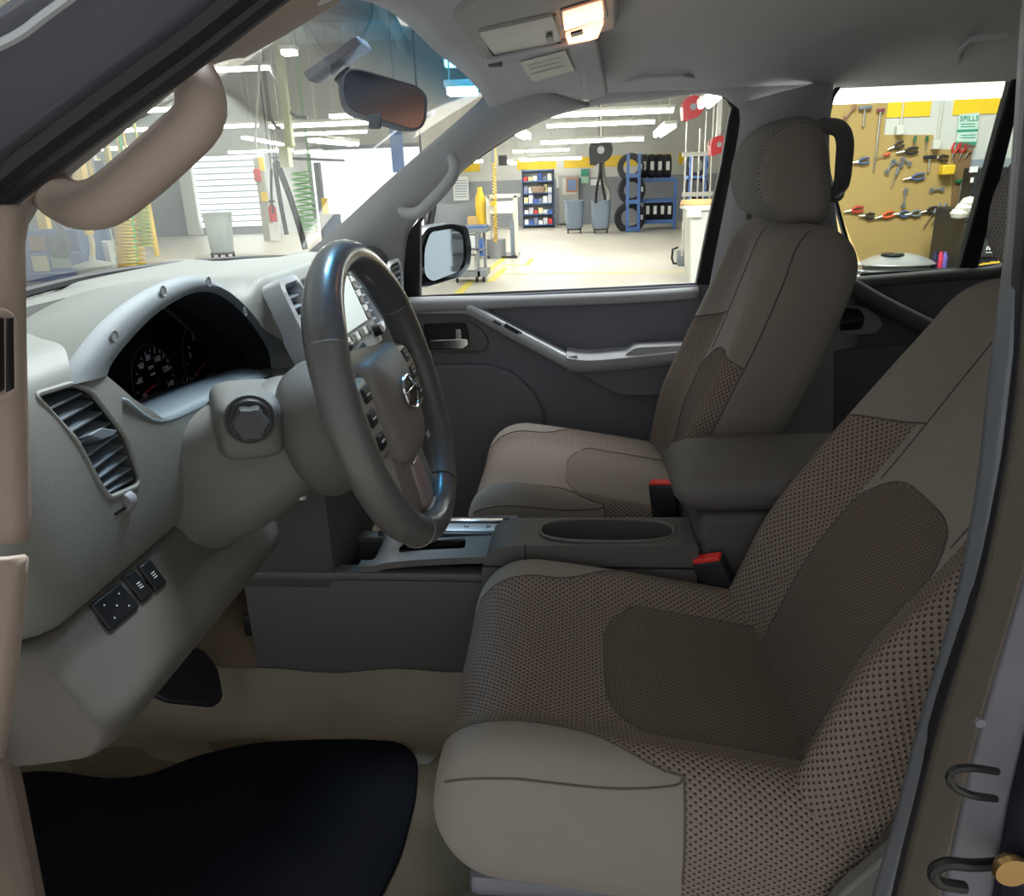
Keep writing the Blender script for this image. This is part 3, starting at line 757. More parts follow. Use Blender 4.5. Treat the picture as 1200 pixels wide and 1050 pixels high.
# instrument cluster
CLU = mk('cluster_face', *(lambda mb: (mb.v, mb.f))(MB().prism([Vector((-.585 + (z - 1.24) * -.12, y, z)) for y, z in [(YD + (y - YD) * 1.06, 1.285 + (z - 1.285) * 1.06) for y, z in well]], (-.006, 0, 0))), mat('cluster_black', (15, 16, 20), .85, spec=.15), DASH)
M_WHITE = mat('white_print', (225, 228, 230), .5); M_REDN = mat('red_needle', (214, 66, 54), .5); M_RING = mat('gauge_ring', (58, 60, 66), .4)
def gpt(Y, z, d=.002): return Vector((-.585 + (z - 1.24) * -.12 + d, Y, z))
def gauge(cy, cz, r, marks, a0, a1, needle, numbers=(), nsize=.010):
    ring = [gpt(cy + r * math.cos(a), cz + r * math.sin(a), .001) for a in np.linspace(0, 2 * math.pi, 36, endpoint=False)]
    MB().tube(ring, .0016, 6, closed=True).build('gauge_ring', M_RING, CLU)
    for k in range(marks):
        a = a0 + (a1 - a0) * k / (marks - 1); l = .007 if k % 2 == 0 else .004
        d = Vector((0, math.cos(a), math.sin(a))); nrm = Vector((0, -math.sin(a), math.cos(a)))
        c = gpt(cy, cz); q = [c + d * (r * .92 - l) + nrm * .0007, c + d * (r * .92) + nrm * .0007, c + d * (r * .92) - nrm * .0007, c + d * (r * .92 - l) - nrm * .0007]
        MB().prism(q, (.0006, 0, 0)).build('tick_mark', M_WHITE, CLU)
    for k, s_ in enumerate(numbers):
        a = a0 + (a1 - a0) * k / max(1, len(numbers) - 1)
        text('numeral', s_, nsize, frame(gpt(cy + r * .68 * math.cos(a), cz + r * .68 * math.sin(a), .0022), (0, 1, 0), (1, 0, 0)), M_WHITE, CLU)
    d = Vector((0, math.cos(needle), math.sin(needle))); nrm = Vector((0, -math.sin(needle), math.cos(needle))); c = gpt(cy, cz, .004)
    MB().prism([c - d * .005 + nrm * .0016, c + d * r * .74 + nrm * .0005, c + d * r * .74 - nrm * .0005, c - d * .005 - nrm * .0016], (.001, 0, 0)).build('needle', M_REDN, CLU)
    MB().lathe([(0, .004), (.006, .004), (.0065, .002), (.0065, 0)], gpt(cy, cz, .002), 'x', 16).build('needle_cap', M_BLACK, CLU)
p0 = PX(180, 449, -.585)
gauge(p0.y, p0.z, .052, 15, R(196), R(-16), R(188), ('20', '40', '60', '80', '100', '120', '140'), .0115)
gauge(p0.y + .145, p0.z - .002, .060, 9, R(200), R(-20), R(200), ('1', '2', '3', '4', '5', '6'), .011)
gauge(p0.y + .075, p0.z - .034, .024, 5, R(150), R(30), R(110), ('E', 'F'), .008)
text('unit_text', 'MPH', .0065, frame(gpt(p0.y, p0.z + .022, .0022), (0, 1, 0), (1, 0, 0)), M_WHITE, CLU)
text('unit_text', 'km/h', .0055, frame(gpt(p0.y, p0.z + .013, .0022), (0, 1, 0), (1, 0, 0)), M_WHITE, CLU)
MB().box((-.582, p0.y - .026, p0.z - .042), (-.580, p0.y + .026, p0.z - .022)).build('odometer_window', mat('lcd_dark', (40, 40, 44), .2), CLU)
# clear lens in front of the gauges
lens = [Vector((-.545 + (z - 1.30) * -.35, y, z)) for y, z in well]
MB().prism(lens, (-.0015, 0, 0)).build('cluster_lens', mat_glass('lens_glass', (.90, .90, .92), .0), DASH)

# ---- vents
M_SLAT = mat('vent_slat_blue_grey', (112, 122, 132), .45)
M_CAV = mat('vent_cavity', (16, 16, 20), .6)
VD = mk('driver_vent', *(lambda mb: (mb.v, mb.f))(MB().prism([Vector((-.527, y, z)) for y, z in [(.5 * 0 + y, z) for y, z in ventp]], (.004, 0, 0))), M_CAV, DASH)
MB().tube([surf(y, z, -.001) for y, z in ventp], .0030, 8, closed=True).build('vent_bezel', M_GREY, VD)
MB().grid([[surf(y, z) for y, z in ventp], [Vector((-.524, y, z)) for y, z in ventp]], cv=True).build('vent_wall', M_CAV, VD)
sl_px = [((60, 482), (106, 459)), ((70, 496), (116, 470)), ((80, 509), (126, 481)), ((90, 522), (134, 493)), ((99, 536), (141, 506)), ((107, 549), (147, 519)), ((112, 561), (152, 531)), ((117, 571), (156, 545)), ((122, 578), (159, 557))]
for a, b in sl_px:
    A, B = PX(*a, -.476), PX(*b, -.476); A, B = surf(A.y, A.z, -.007), surf(B.y, B.z, -.007)
    q = [A, B, B + Vector((-.022, 0, .0035)), A + Vector((-.022, 0, .0035))]
    MB().prism(q, (0, 0, -.0025)).build('vent_slat', M_SLAT, VD, bevel=.0006)
q = [PX(x, y, -.470) for x, y in ((104, 510), (120, 501), (138, 504), (134, 510), (120, 515))]
MB().prism(q, (-.02, 0, -.006)).build('vent_tab', M_SLAT, VD, bevel=.001)
# thumb wheel below the vent
p = PX(150, 587, -.467); MB().lathe([(0, -.006), (.010, -.006), (.011, -.004), (.011, .004), (.010, .006), (0, .006)], p + Vector((-.003, 0, 0)), 'y', 18).build('vent_wheel', M_DARKGREY, DASH, smooth=30)
q = [PX(x, y, -.4665) for x, y in ((135, 601), (157, 588), (157, 591), (136, 604))]; MB().prism(q, (-.006, 0, 0)).build('vent_wheel_slot', M_BLACK, DASH)

# switches on the knee panel
sp0 = Vector((-.462, .65, 1.05)); sn = Vector((.72, 0, .69)).normalized(); sd = Vector((-.69, 0, .72)).normalized(); sd = -sd
def sw(Yc_, w, h, o=0.0):
    c = PP(0, 0, sp0, sn)
    return c
def swq(px, d=.004): return on_surface(KNEE, px, d)
for nm, px, col in (('mirror_switch', ((105, 712), (138, 684), (162, 712), (128, 741)), M_BLACK), ('mirror_switch_button', ((142, 679), (155, 669), (179, 695), (166, 707)), M_BLACK), ('dimmer_button', ((160, 666), (173, 656), (194, 684), (181, 694)), M_BLACK)):
    q = swq(px); sn = (q[1] - q[0]).cross(q[3] - q[0]).normalized(); sn = -sn if sn.x < 0 else sn; sd = (q[3] - q[0]).normalized(); SWO = MB().prism([p for p in q], -sn * .008).build(nm, col, DASH, bevel=.002)
    cc = sum(q, Vector()) / 4; ex = (q[1] - q[0]).normalized()
    if nm == 'mirror_switch':
        for (fx, fy) in ((.25, .25), (.75, .25), (.5, .5), (.25, .75), (.75, .75)):
            pp = q[0].lerp(q[1], fx).lerp(q[3].lerp(q[2], fx), fy)
            MB().prism([pp + ex * .001, pp + sd * .0012, pp - ex * .001, pp - sd * .0012], sn * .0005).build('switch_mark', M_WHITE, SWO)
    else:
        for k in range(3):
            pp = cc + sd * (.003 * (k - 1)); MB().prism([pp - ex * .003, pp + ex * .003, pp + ex * .003 + sd * .001, pp - ex * .003 + sd * .001], sn * .0005).build('switch_mark', M_WHITE, SWO)
# small slot pocket under the column
# ---- centre stack: vents, radio
cn = Vector((.937, 0, .35)); cn.normalize(); c0 = Vector((-.440, 1.2, 1.272)); cd = Vector((-.35, 0, .937)); cd.normalize()
def cpt(Y, h, d=0): return Vector((c0.x, Y, c0.z)) + cd * h + cn * d
def cvent(Ya, Yb, ha, hb, nm):
    V_ = mk(nm, *(lambda mb: (mb.v, mb.f))(MB().prism([cpt(Ya, ha, -.012), cpt(Yb, ha, -.012), cpt(Yb, hb, -.012), cpt(Ya, hb, -.012)], cn * .002)), M_CAV, DASH)
    fr = round_poly([(Ya, ha), (Yb, ha), (Yb, hb), (Ya, hb)], .012, 4); fo = round_poly([(Ya - .014, ha - .014), (Yb + .014, ha - .014), (Yb + .014, hb + .014), (Ya - .014, hb + .014)], .02, 4)
    rows = [[cpt(y, h, -.012) for y, h in fr], [cpt(y, h, .014) for y, h in fr], [cpt(y + (.004 if y > (Ya + Yb) / 2 else -.004), h + (.004 if h > (ha + hb) / 2 else -.004), .018) for y, h in fr], [cpt(y, h, .016) for y, h in fo], [cpt(y, h, -.02) for y, h in fo]]
    MB().grid(rows, cv=True).build('vent_bezel', M_SILVER, V_, smooth=50)
    n = 8
    for k in range(1, n):
        h = ha + (hb - ha) * k / n
        MB().prism([cpt(Ya, h, .011), cpt(Yb, h, .011), cpt(Yb, h + .010, -.010), cpt(Ya, h + .010, -.010)], cd * -.0022).build('vent_slat', M_SLAT, V_)
cvent(1.142, 1.200, -.070, .062, 'centre_vent'); cvent(1.468, 1.520, -.070, .062, 'centre_vent')
M_SCREEN = mat('radio_screen', (205, 210, 205), .18, emit=(200, 206, 202), es=.12)
M_BTN = mat('radio_button', (58, 60, 62), .4); M_BTNL = mat('silver_button', (176, 178, 178), .35, .4)
def rpt(Y, h, d=0): return cpt(Y, h, d + .012)
RAD = mk('radio', *(lambda mb: (mb.v, mb.f))(MB().prism([rpt(y, h, -.02) for y, h in round_poly([(1.222, -.095), (1.446, -.095), (1.446, .066), (1.222, .066)], .008, 3)], cn * .034)), M_MIDGREY, DASH, bevel=.003)
MB().prism([rpt(1.250, -.045, .0145), rpt(1.405, -.045, .0145), rpt(1.405, .050, .0145), rpt(1.250, .050, .0145)], cn * .002).build('radio_screen', M_SCREEN, RAD)
for k in range(7):
    h = .054 - k * .0145
    MB().prism([rpt(1.411, h - .012, .013), rpt(1.438, h - .012, .013), rpt(1.438, h, .013), rpt(1.411, h, .013)], cn * .004).build('radio_button', M_BTNL if k % 2 else M_BTN, RAD, bevel=.001)
    MB().prism([rpt(1.228, h - .012, .013), rpt(1.244, h - .012, .013), rpt(1.244, h, .013), rpt(1.228, h, .013)], cn * .004).build('radio_button', M_BTN, RAD, bevel=.001)
for k in range(6):
    y = 1.252 + k * .026
    MB().prism([rpt(y, -.066, .013), rpt(y + .022, -.066, .013), rpt(y + .022, -.052, .013), rpt(y, -.052, .013)], cn * .004).build('radio_button', M_BTN if k % 2 else M_BTNL, RAD, bevel=.001)
for y in (1.245, 1.424):
    MB().lathe([(.012, 0), (.012, .014), (.010, .017), (0, .017)], rpt(y, -.070, .012), 'z', 20, frame((0, 0, 0), (0, 1, 0), cn).to_3x3()).build('volume_knob', M_BLACK, RAD, smooth=40)
# climate panel below
CLI = mk('climate_panel', *(lambda mb: (mb.v, mb.f))(MB().prism([cpt(y, h, -.004) for y, h in round_poly([(1.215, -.185), (1.41, -.185), (1.41, -.105), (1.215, -.105)], .01, 3)], cn * .016)), M_DARKGREY, DASH, bevel=.003)
for y in (1.25, 1.3125, 1.375):
    MB().lathe([(.021, 0), (.020, .016), (.017, .019), (0, .019)], cpt(y, -.145, .011), 'z', 22, frame((0, 0, 0), (0, 1, 0), cn).to_3x3()).build('climate_knob', M_BLACK, CLI, smooth=40)
MB().rbox((-.62, 1.155, .80), (-.425, 1.43, 1.06), .02).build('stack_base', mat('stack_dark', (76, 75, 74), .6, bump=.2, scale=900), DASH)
# passenger end vent (dark round-ended louvre) and glove box seam
PVc = PY(482, 362, 1.885)
PVx = PVc.x
PV = mk('passenger_vent', *(lambda mb: (mb.v, mb.f))(MB().prism([Vector((-.475, y, z)) for y, z in round_poly([(1.80, 1.30), (1.93, 1.30), (1.93, 1.18), (1.80, 1.18)], .04, 5)], (.02, 0, 0))), M_CAV, DASH)
MB().tube([Vector((-.452, y, z)) for y, z in round_poly([(1.80, 1.30), (1.93, 1.30), (1.93, 1.18), (1.80, 1.18)], .04, 5)], .006, 8, closed=True).build('vent_bezel', M_SILVER, PV)
for k in range(7):
    z = 1.195 + k * .015
    MB().box((-.462, 1.805, z), (-.448, 1.925, z + .003)).build('vent_slat', M_SLAT, PV)
gb = [Vector((-.4655, y, 1.215 - .02 * (y - 1.5))) for y in np.linspace(1.50, 1.94, 12)]
MB().tube(gb, .0018, 6).build('glove_box_seam', M_BLACK, DASH)

# ------------------------------------------------------------------ steering column
M_CON0 = mat('collar_grey', (96, 94, 92), .5, bump=.2, scale=900)
COLU = thing('steering_column', 'grey steering column shroud between dashboard and steering wheel', 'column', (-.42, YD, 1.07))
t_w = R(15.1); WN = Vector((math.cos(t_w), 0, math.sin(t_w))); WS = Vector((-math.sin(t_w), 0, math.cos(t_w))); WA = Vector((0, 1, 0)); WC = Vector((-.237, .907, 1.232))
def wpt(a, s, d=0): return WC + WA * a + WS * s + WN * d
def sect(d, w, hb, ht, e=3.0, n=36, ya=0.0):
    row = []
    for j in range(n):
        q = 2 * math.pi * j / n; c, s_ = math.cos(q), math.sin(q)
        x = (abs(c) ** (2 / e)) * (1 if c > 0 else -1) * w; y = (abs(s_) ** (2 / e)) * (1 if s_ > 0 else -1); y = y * ht if y > 0 else y * hb
        row.append(wpt(x + ya, y - .01, d))
    return row
MB().grid([sect(-.29, .105, .120, .058), sect(-.26, .103, .118, .060), sect(-.20, .098, .105, .066), sect(-.15, .085, .085, .068), sect(-.115, .075, .070, .064), sect(-.10, .066, .06, .044)], cv=True, cap=True).build('lower_shroud', mat('shroud_grey', (106, 105, 102), .55, bump=.22, scale=900), COLU, smooth=60)
MB().grid([sect(-.125, .070, .074, .056, 2.3), sect(-.115, .088, .090, .072, 2.2), sect(-.10, .094, .096, .078, 2.2), sect(-.06, .090, .090, .072, 2.2), sect(-.035, .076, .074, .058, 2.2)], cv=True, cap=True).build('wheel_collar', M_CON0, COLU, smooth=60)
# pod carrying the stalk
kc = PY(293, 492, .79)
kd = Vector((.42, -.90, .10)).normalized()
kM = frame((0, 0, 0), (1, 0, .0), kd).to_3x3()
def podrow(h, w, e=4.5):
    row = []
    for j in range(32):
        q = 2 * math.pi * j / 32 + .2; c, s_ = math.cos(q), math.sin(q)
        row.append(kc + kM @ Vector(((abs(c) ** (2 / e)) * (1 if c > 0 else -1) * w, (abs(s_) ** (2 / e)) * (1 if s_ > 0 else -1) * w * .95 - .016, h)))
    return row
MB().grid([podrow(-.14, .046), podrow(-.05, .039), podrow(-.026, .036), podrow(-.014, .033), podrow(-.008, .028), podrow(-.007, .012)], cv=True, cap=True).build('stalk_pod', MATS['shroud_grey'], COLU, smooth=60)
MB().lathe([(.026, -.008), (.0285, -.004), (.0275, -.002), (.024, -.006)], kc, 'z', 28, kM).build('stalk_ring', M_GREY, COLU, smooth=60)
mb = MB().lathe([(.024, -.010), (.0245, .006), (.023, .010), (.0, .010)], kc, 'z', 28, kM)
mb.build('stalk_base', M_BLACK, COLU, smooth=40)
kp = []
for j in range(24):
    a = 2 * math.pi * j / 24; r_ = .0185 + .0018 * math.cos(6 * a)
    kp.append((r_ * math.cos(a), r_ * math.sin(a)))
rows = [[kc + kM @ Vector((x * k, y * k, h)) for x, y in kp] for h, k in ((.008, 1.0), (.028, .97), (.033, .88), (.0335, .3))]
MB().grid(rows, cv=True, cap=True).build('light_switch_knob', mat('knob_dark_grey', (56, 56, 60), .4), COLU, smooth=30)
for (x, y) in ((356, 578), (213 + 0, 600)):
    pass
p = PY(354, 582, .87); MB().lathe([(0, -.004), (.005, -.003), (.006, .002)], p, 'z', 12).build('screw_cap', M_SILVER, COLU)
# wiper stalk on the far side
MB().tube([wpt(.06, .02, -.10), wpt(.12, .03, -.085), wpt(.19, .04, -.08)], [.009, .008, .011], 12).build('wiper_stalk', M_BLACK, COLU)

# ------------------------------------------------------------------ steering wheel
SW = thing('steering_wheel', 'grey leather steering wheel with an oval chrome emblem', 'steering wheel', tuple(wpt(0, 0, -.03)))
M_LEATHER = mat('rim_leather', (92, 90, 90), .36, bump=.35, scale=420, var=.12, vscale=25, coat=.15)
M_LEATHER2 = mat('rim_smooth_leather', (84, 84, 88), .30, coat=.3)
M_HUB = mat('hub_plastic', (124, 118, 112), .5, bump=.2, scale=900)
M_INLAY = mat('taupe_inlay', (150, 136, 134), .4)
def rim(a0, a1, nm, mt, r0=.0200, ends=False):
    n = max(12, int(abs(a1 - a0) / R(3.0))); rows = []
    for i in range(n + 1):
        a = a0 + (a1 - a0) * i / n; e = WA * math.cos(a) + WS * math.sin(a)
        row = []
        for j in range(18):
            q = 2 * math.pi * j / 18
            thumb = 1 + .10 * math.exp(-((math.cos(a) ** 2 - .62) / .25) ** 2) * (1 if math.sin(a) > 0 else .4)
            row.append(WC + e * (.1735 + r0 * .95 * thumb * math.cos(q)) + WN * (r0 * 1.08 * thumb * math.sin(q)))
        rows.append(row)
    return MB().grid(rows, cv=True, cap=True).build(nm, mt, SW, smooth=70)
# the rim is stitched from four leather sections
rim(R(32), R(148), 'rim_top', M_LEATHER2); rim(R(148), R(242), 'rim_grip', M_LEATHER); rim(R(242), R(298), 'rim_bottom', M_LEATHER2); rim(R(298), R(392), 'rim_grip', M_LEATHER)
for a in (32, 148, 242, 298):
    e = WA * math.cos(R(a)) + WS * math.sin(R(a)); tg = -WA * math.sin(R(a)) + WS * math.cos(R(a))
    MB().tube([WC + e * (.1735 + .0205 * math.cos(q)) + WN * (.0225 * math.sin(q)) for q in np.linspace(0, 2 * math.pi, 20, endpoint=False)], .0011, 6, closed=True).build('rim_seam', M_MIDGREY, SW)
def plate(nm, outline, d0, d1, mt, dome=0.0, bevel=.004, parent=None, rings=5):
    """domed plate in wheel coordinates: outline (a, s), back d0, front d1"""
    P = outline; ca = sum(p[0] for p in P) / len(P); cs = sum(p[1] for p in P) / len(P); rows = [[wpt(a, s_, d0) for a, s_ in P]]
    for k, f in ((1.0, 0.0), (.985, .6), (.95, .92), (.88, 1.0)):
        rows.append([wpt(ca + (a - ca) * k, cs + (s_ - cs) * k, d0 + (d1 - d0) * f) for a, s_ in P])
    for i in range(1, rings):
        k = .88 * (1 - i / rings); rows.append([wpt(ca + (a - ca) * k, cs + (s_ - cs) * k, d1 + dome * (1 - k * k)) for a, s_ in P])
    mb = MB().grid(rows, cv=True); n = len(P); mb.f.append(tuple((len(rows) - 1) * n + j for j in range(n)))
    return mb.build(nm, mt, parent or SW, smooth=50)
hub = round_poly([(-.070, .058), (.070, .058), (.078, .02), (.066, -.05), (.050, -.085), (-.050, -.085), (-.066, -.05), (-.078, .02)], [.03, .03, .02, .03, .02, .02, .03, .02], 5)
plate('airbag_cover', hub, -.045, .012, M_HUB, .012)
# side spokes with switch panels
for s_ in (-1, 1):
    sp = [(.066 * s_, .050), (.115 * s_, .047), (.164 * s_, .028), (.164 * s_, -.028), (.12 * s_, -.052), (.062 * s_, -.060)]
    plate('side_spoke', round_poly(sp, .012, 4), -.018, -.004, M_HUB, .002)
    pan = [(.078 * s_, .046), (.118 * s_, .040), (.142 * s_, .012), (.128 * s_, -.046), (.088 * s_, -.050), (.080 * s_, 0)]
    PN = plate('switch_panel', round_poly(pan, .01, 4), -.006, .0045, mat('switch_panel_silver', (158, 154, 142), .4, .15), .001)
    for k, (a, h) in enumerate(((.100, .026), (.109, 0), (.108, -.028))):
        aa = a * s_
        plate('wheel_button', round_poly([(aa - .012, h + .009), (aa + .012, h + .009), (aa + .012, h - .009), (aa - .012, h - .009)], .003, 3), .004, .0082, M_BLACK, .0005, parent=PN)
        MB().prism([wpt(aa - .006, h + .001, .0085), wpt(aa + .006, h + .001, .0085), wpt(aa + .006, h - .0008, .0085), wpt(aa - .006, h - .0008, .0085)], WN * .0006).build('button_mark', M_WHITE, PN)
# lower spoke with its inlay
low = round_poly([(-.062, -.055), (.062, -.055), (.070, -.10), (.078, -.158), (-.078, -.158), (-.070, -.10)], .012, 4)
plate('lower_spoke', low, -.030, -.004, M_HUB, .003)
plate('spoke_inlay', round_poly([(-.022, -.088), (.022, -.088), (.026, -.150), (-.026, -.150)], .006, 3), -.004, .0025, M_INLAY, .001)
plate('inlay_tip', round_poly([(-.025, -.1525), (.025, -.1525), (.022, -.172), (-.022, -.172)], .005, 3), -.004, .0045, mat('taupe_tip', (176, 160, 152), .3, .3), .001)
# rim-to-spoke chrome-like caps
for s_ in (-1, 1):
    c = wpt(.070 * s_, -.163, .004); MB().lathe([(0, .003), (.006, .002), (.008, -.002)], c, 'z', 14, frame((0, 0, 0), WA, WN).to_3x3()).build('spoke_rivet', M_SILVER, SW)
# emblem: oval ring with a bar across it
EM = plate('emblem_plate', [(.0255 * math.cos(q), -.004 + .0195 * math.sin(q)) for q in np.linspace(0, 2 * math.pi, 32, endpoint=False)], .018, .0248, M_BLACK, .0)
MB().tube([wpt(.0265 * math.cos(q), -.004 + .0205 * math.sin(q), .0255) for q in np.linspace(0, 2 * math.pi, 40, endpoint=False)], .0028, 8, closed=True).build('emblem_ring', M_CHROME, EM)
MB().rbox((-.034, -.0052, 0), (.034, .0052, .004), .0012, frame(wpt(0, -.004, .0255), WA, WN)).build('emblem_bar', M_CHROME, EM)
text('emblem_text', 'NISSAN', .0105, frame(wpt(0, -.004, .0299), WA, WN), M_BLACK, EM, .0003)
text('airbag_text', 'SRS', .012, frame(wpt(.042, -.074, .0165), WA, WN), M_SILVER, SW, .0004)
# ------------------------------------------------------------------ centre console
CON = thing('centre_console', 'dark grey centre console with cup holders and padded armrest', 'console', (0, YC, .56))
M_CON = mat('console_plastic', (98, 95, 94), .5, bump=.22, scale=900)
M_CON2 = mat('console_side', (84, 83, 82), .55, bump=.22, scale=900)
# low front part: side walls around an open tray
MB().rbox((-.60, 1.158, .60), (-.13, 1.176, .828), .006).build('side_panel', M_CON2, CON)
MB().rbox((-.60, 1.30, .60), (-.13, 1.318, .828), .006).build('side_panel', M_CON2, CON)
MB().rbox((-.62, 1.152, .830), (-.13, 1.185, .846), .005).build('tray_rim', M_CON, CON)
MB().rbox((-.62, 1.292, .830), (-.13, 1.324, .846), .005).build('tray_rim', M_CON, CON)
MB().rbox((-.62, 1.17, .70), (-.13, 1.31, .745), .006).build('tray_floor', M_BLACK, CON)
# gear plate with a small pocket (raised, sloping)
gp = MB().grid([[Vector((x, y, z if 1.185 < y < 1.295 else max(z, .851))) for y in np.linspace(1.156, 1.324, 9)] for x, z in spline([(-.385, .79), (-.372, .83), (-.35, .853), (-.30, .862), (-.22, .868), (-.12, .872)], 16)]).build('gear_plate', M_CON, CON, smooth=60, solid=.012)
pk = [PZ(x, y, .868) for x, y in ((468, 661), (463, 652), (474, 640), (545, 639), (541, 660))]
pkt = round_poly([(p.x, max(1.192, p.y + .015)) for p in pk], .008, 3)
c1 = MB().prism([Vector((x, y, .845)) for x, y in pkt], (0, 0, .06)).build('cutter', None); cut(gp, [c1])
MB().grid([[Vector((x, y, .870)) for x, y in pkt], [Vector((x, y, .825)) for x, y in pkt], [Vector((-.27 + (x + .27) * .3, 1.22 + (y - 1.22) * .3, .825)) for x, y in pkt]], cv=True).build('coin_pocket', M_BLACK, CON)
GATE = mk('shift_gate', *(lambda mb: (mb.v, mb.f))(MB().rbox((-.325, 1.240, .868), (-.135, 1.312, .880), .004)), M_BLACK, CON)
MB().rbox((-.318, 1.246, .879), (-.146, 1.276, .883), .0015).build('gate_plate', M_SILVER, GATE)
MB().rbox((-.318, 1.290, .879), (-.146, 1.307, .883), .0015).build('gate_plate', M_CHROME, GATE)
for k, c in enumerate('PRND'):
    text('gear_letter', c, .012, frame((-.29 + .04 * k, 1.261, .8835), (1, 0, 0), (0, 0, 1)), M_BLACK, GATE)
# selector lever behind the wheel
LEV = mk('gear_lever', *(lambda mb: (mb.v, mb.f))(MB().tube([(-.30, 1.283, .87), (-.305, 1.283, .93), (-.31, 1.283, .97)], [.009, .008, .008], 12)), M_CHROME, CON)
MB().lathe([(.012, 0), (.020, .012), (.023, .035), (.021, .055), (.012, .066), (0, .068)], (-.31, 1.283, .965), 'z', 18).build('lever_knob', M_BLACK, LEV)
# cup holder block
cb = [(-.150, .70), (-.168, .80), (-.170, .860), (-.155, .890), (-.125, .901), (.19, .904), (.19, .70)]
blk = MB().prism([Vector((x, 1.150, z)) for x, z in round_poly(cb, [.01, .02, .03, .03, .03, .004, .01], 5)], (0, .112, 0)).build('cup_block', M_CON, CON)
ov = [((.042 + .114 * (abs(math.cos(q)) ** .75) * (1 if math.cos(q) > 0 else -1)), 1.206 + .044 * (abs(math.sin(q)) ** .75) * (1 if math.sin(q) > 0 else -1)) for q in np.linspace(0, 2 * math.pi, 44, endpoint=False)]
c1 = MB().prism([Vector((x, y, .840)) for x, y in ov], (0, 0, .1)).build('cutter', None)
c2 = MB().lathe([(.036, .78), (.036, .86)], (-.012, 1.206, 0), 'z', 24).build('cutter', None); c3 = MB().lathe([(.036, .78), (.036, .86)], (.098, 1.206, 0), 'z', 24).build('cutter', None)
cut(blk, [c1, c2, c3])
MB().tube([Vector((x, y, .9045)) for x, y in ov], .0028, 6, closed=True).build('cup_rim', M_MIDGREY, CON)
MB().box((-.168, 1.1485, .861), (.19, 1.1500, .864)).build('seam_line', M_BLACK, CON)
MB().box((-.096, 1.1488, .864), (-.094, 1.1502, .9035)).build('seam_line', M_BLACK, CON)
MB().rbox((-.60, 1.262, .56), (.19, 1.39, .78), .015).build('console_ledge', M_CON2, CON)
# armrest bin and padded lid
MB().rbox((.190, 1.165, .62), (.50, 1.375, .955), .02, None, 3).build('armrest_bin', M_CON2, CON)
lid = []
for x in np.linspace(0, 1, 26):
    X = .152 + .37 * x
    k = (1 - (1 - min(1, x / .22)) ** 2.4) ** (1 / 2.2) if x < .22 else (1 - max(0, (x - .9) / .1) ** 2 * .3)
    row = []
    for j in range(32):
        q = 2 * math.pi * j / 32; c, s_ = math.cos(q), math.sin(q)
        y = (abs(c) ** .6) * (1 if c > 0 else -1) * .115 * (.85 + .15 * k); z = (abs(s_) ** .75) * (1 if s_ > 0 else -1)
        row.append(Vector((X, 1.27 + y, .985 + (z * .042 if z > 0 else z * .042) * (.25 + .75 * k) + .012 * x)))
    lid.append(row)
MB().grid(lid, cv=True, cap=True).build('armrest_lid', mat('armrest_vinyl', (104, 100, 98), .6, bump=.3, scale=700), CON, smooth=80)

# ------------------------------------------------------------------ seat belt buckles
M_REDB = mat('red_button', (226, 66, 56), .45, emit=(226, 40, 30), es=.03)
M_BUCK = mat('buckle_black', (52, 52, 56), .5)
def buckle(label, p, d, w=.030, ln=.085):
    d = Vector(d).normalized(); B = thing('belt_buckle', label, 'buckle', tuple(Vector(p) - d * ln), 'seat belt buckles')
    M = frame(Vector(p) - d * ln, (.92, -.35, 0), d)
    MB().rbox((-w, -.013, 0), (w, .013, ln), .005, M).build('buckle_body', M_BUCK, B)
    MB().rbox((-w * .88, -.009, ln - .002), (w * .88, .009, ln + .005), .002, M).build('release_button', M_REDB, B)
    MB().rbox((-w * .5, -.005, -.16), (w * .5, .005, .01), .002, M).build('buckle_stalk', M_BLACK, B)
buckle('black buckle with red button beside the armrest, behind the driver cushion', PY(829, 655, 1.145), (-.42, -.06, .90), .026, .078)
buckle('black buckle with red button against the passenger cushion', PY(776, 566, 1.41), (-.15, 0, 1), .026, .075)

# ------------------------------------------------------------------ passenger front door
PD = thing('passenger_door', 'front passenger door with charcoal panel, chrome handle and silver armrest', 'door', (-.1, 2.0, .60))
def dpx(name, px, material, off, thick, parent, r=0.0, bevel=.004, seg=3):
    pts = [PS(x, y, off) for x, y in px]
    if r:
        q = round_poly([tuple(p) for p in pts], r, seg); pts = [Vector(p) for p in q]
    return MB().prism(pts, (0, thick, 0)).build(name, material, parent, bevel=bevel)
dpx('door_panel', [(468, 350), (560, 346), (815, 334), (850, 334), (850, 700), (468, 700)], M_DARKGREY, -.010, .05, PD)
# belt trim: swept bar along the window sill, growing wider at the mirror corner
bt = [PS(x, y, -.022) for x, y in ((470, 358), (520, 356), (560, 355), (640, 352), (740, 348), (818, 343))]
rr = [.020, .020, .016, .0145, .0145, .0145]
pp = resample(spline([tuple(p) for p in bt], 40), 30)
MB().tube(pp, [float(np.interp(i, [0, 6, 12, 29], [.021, .019, .0150, .0150])) for i in range(30)], 14).build('belt_trim', M_TRIM, PD, smooth=180)
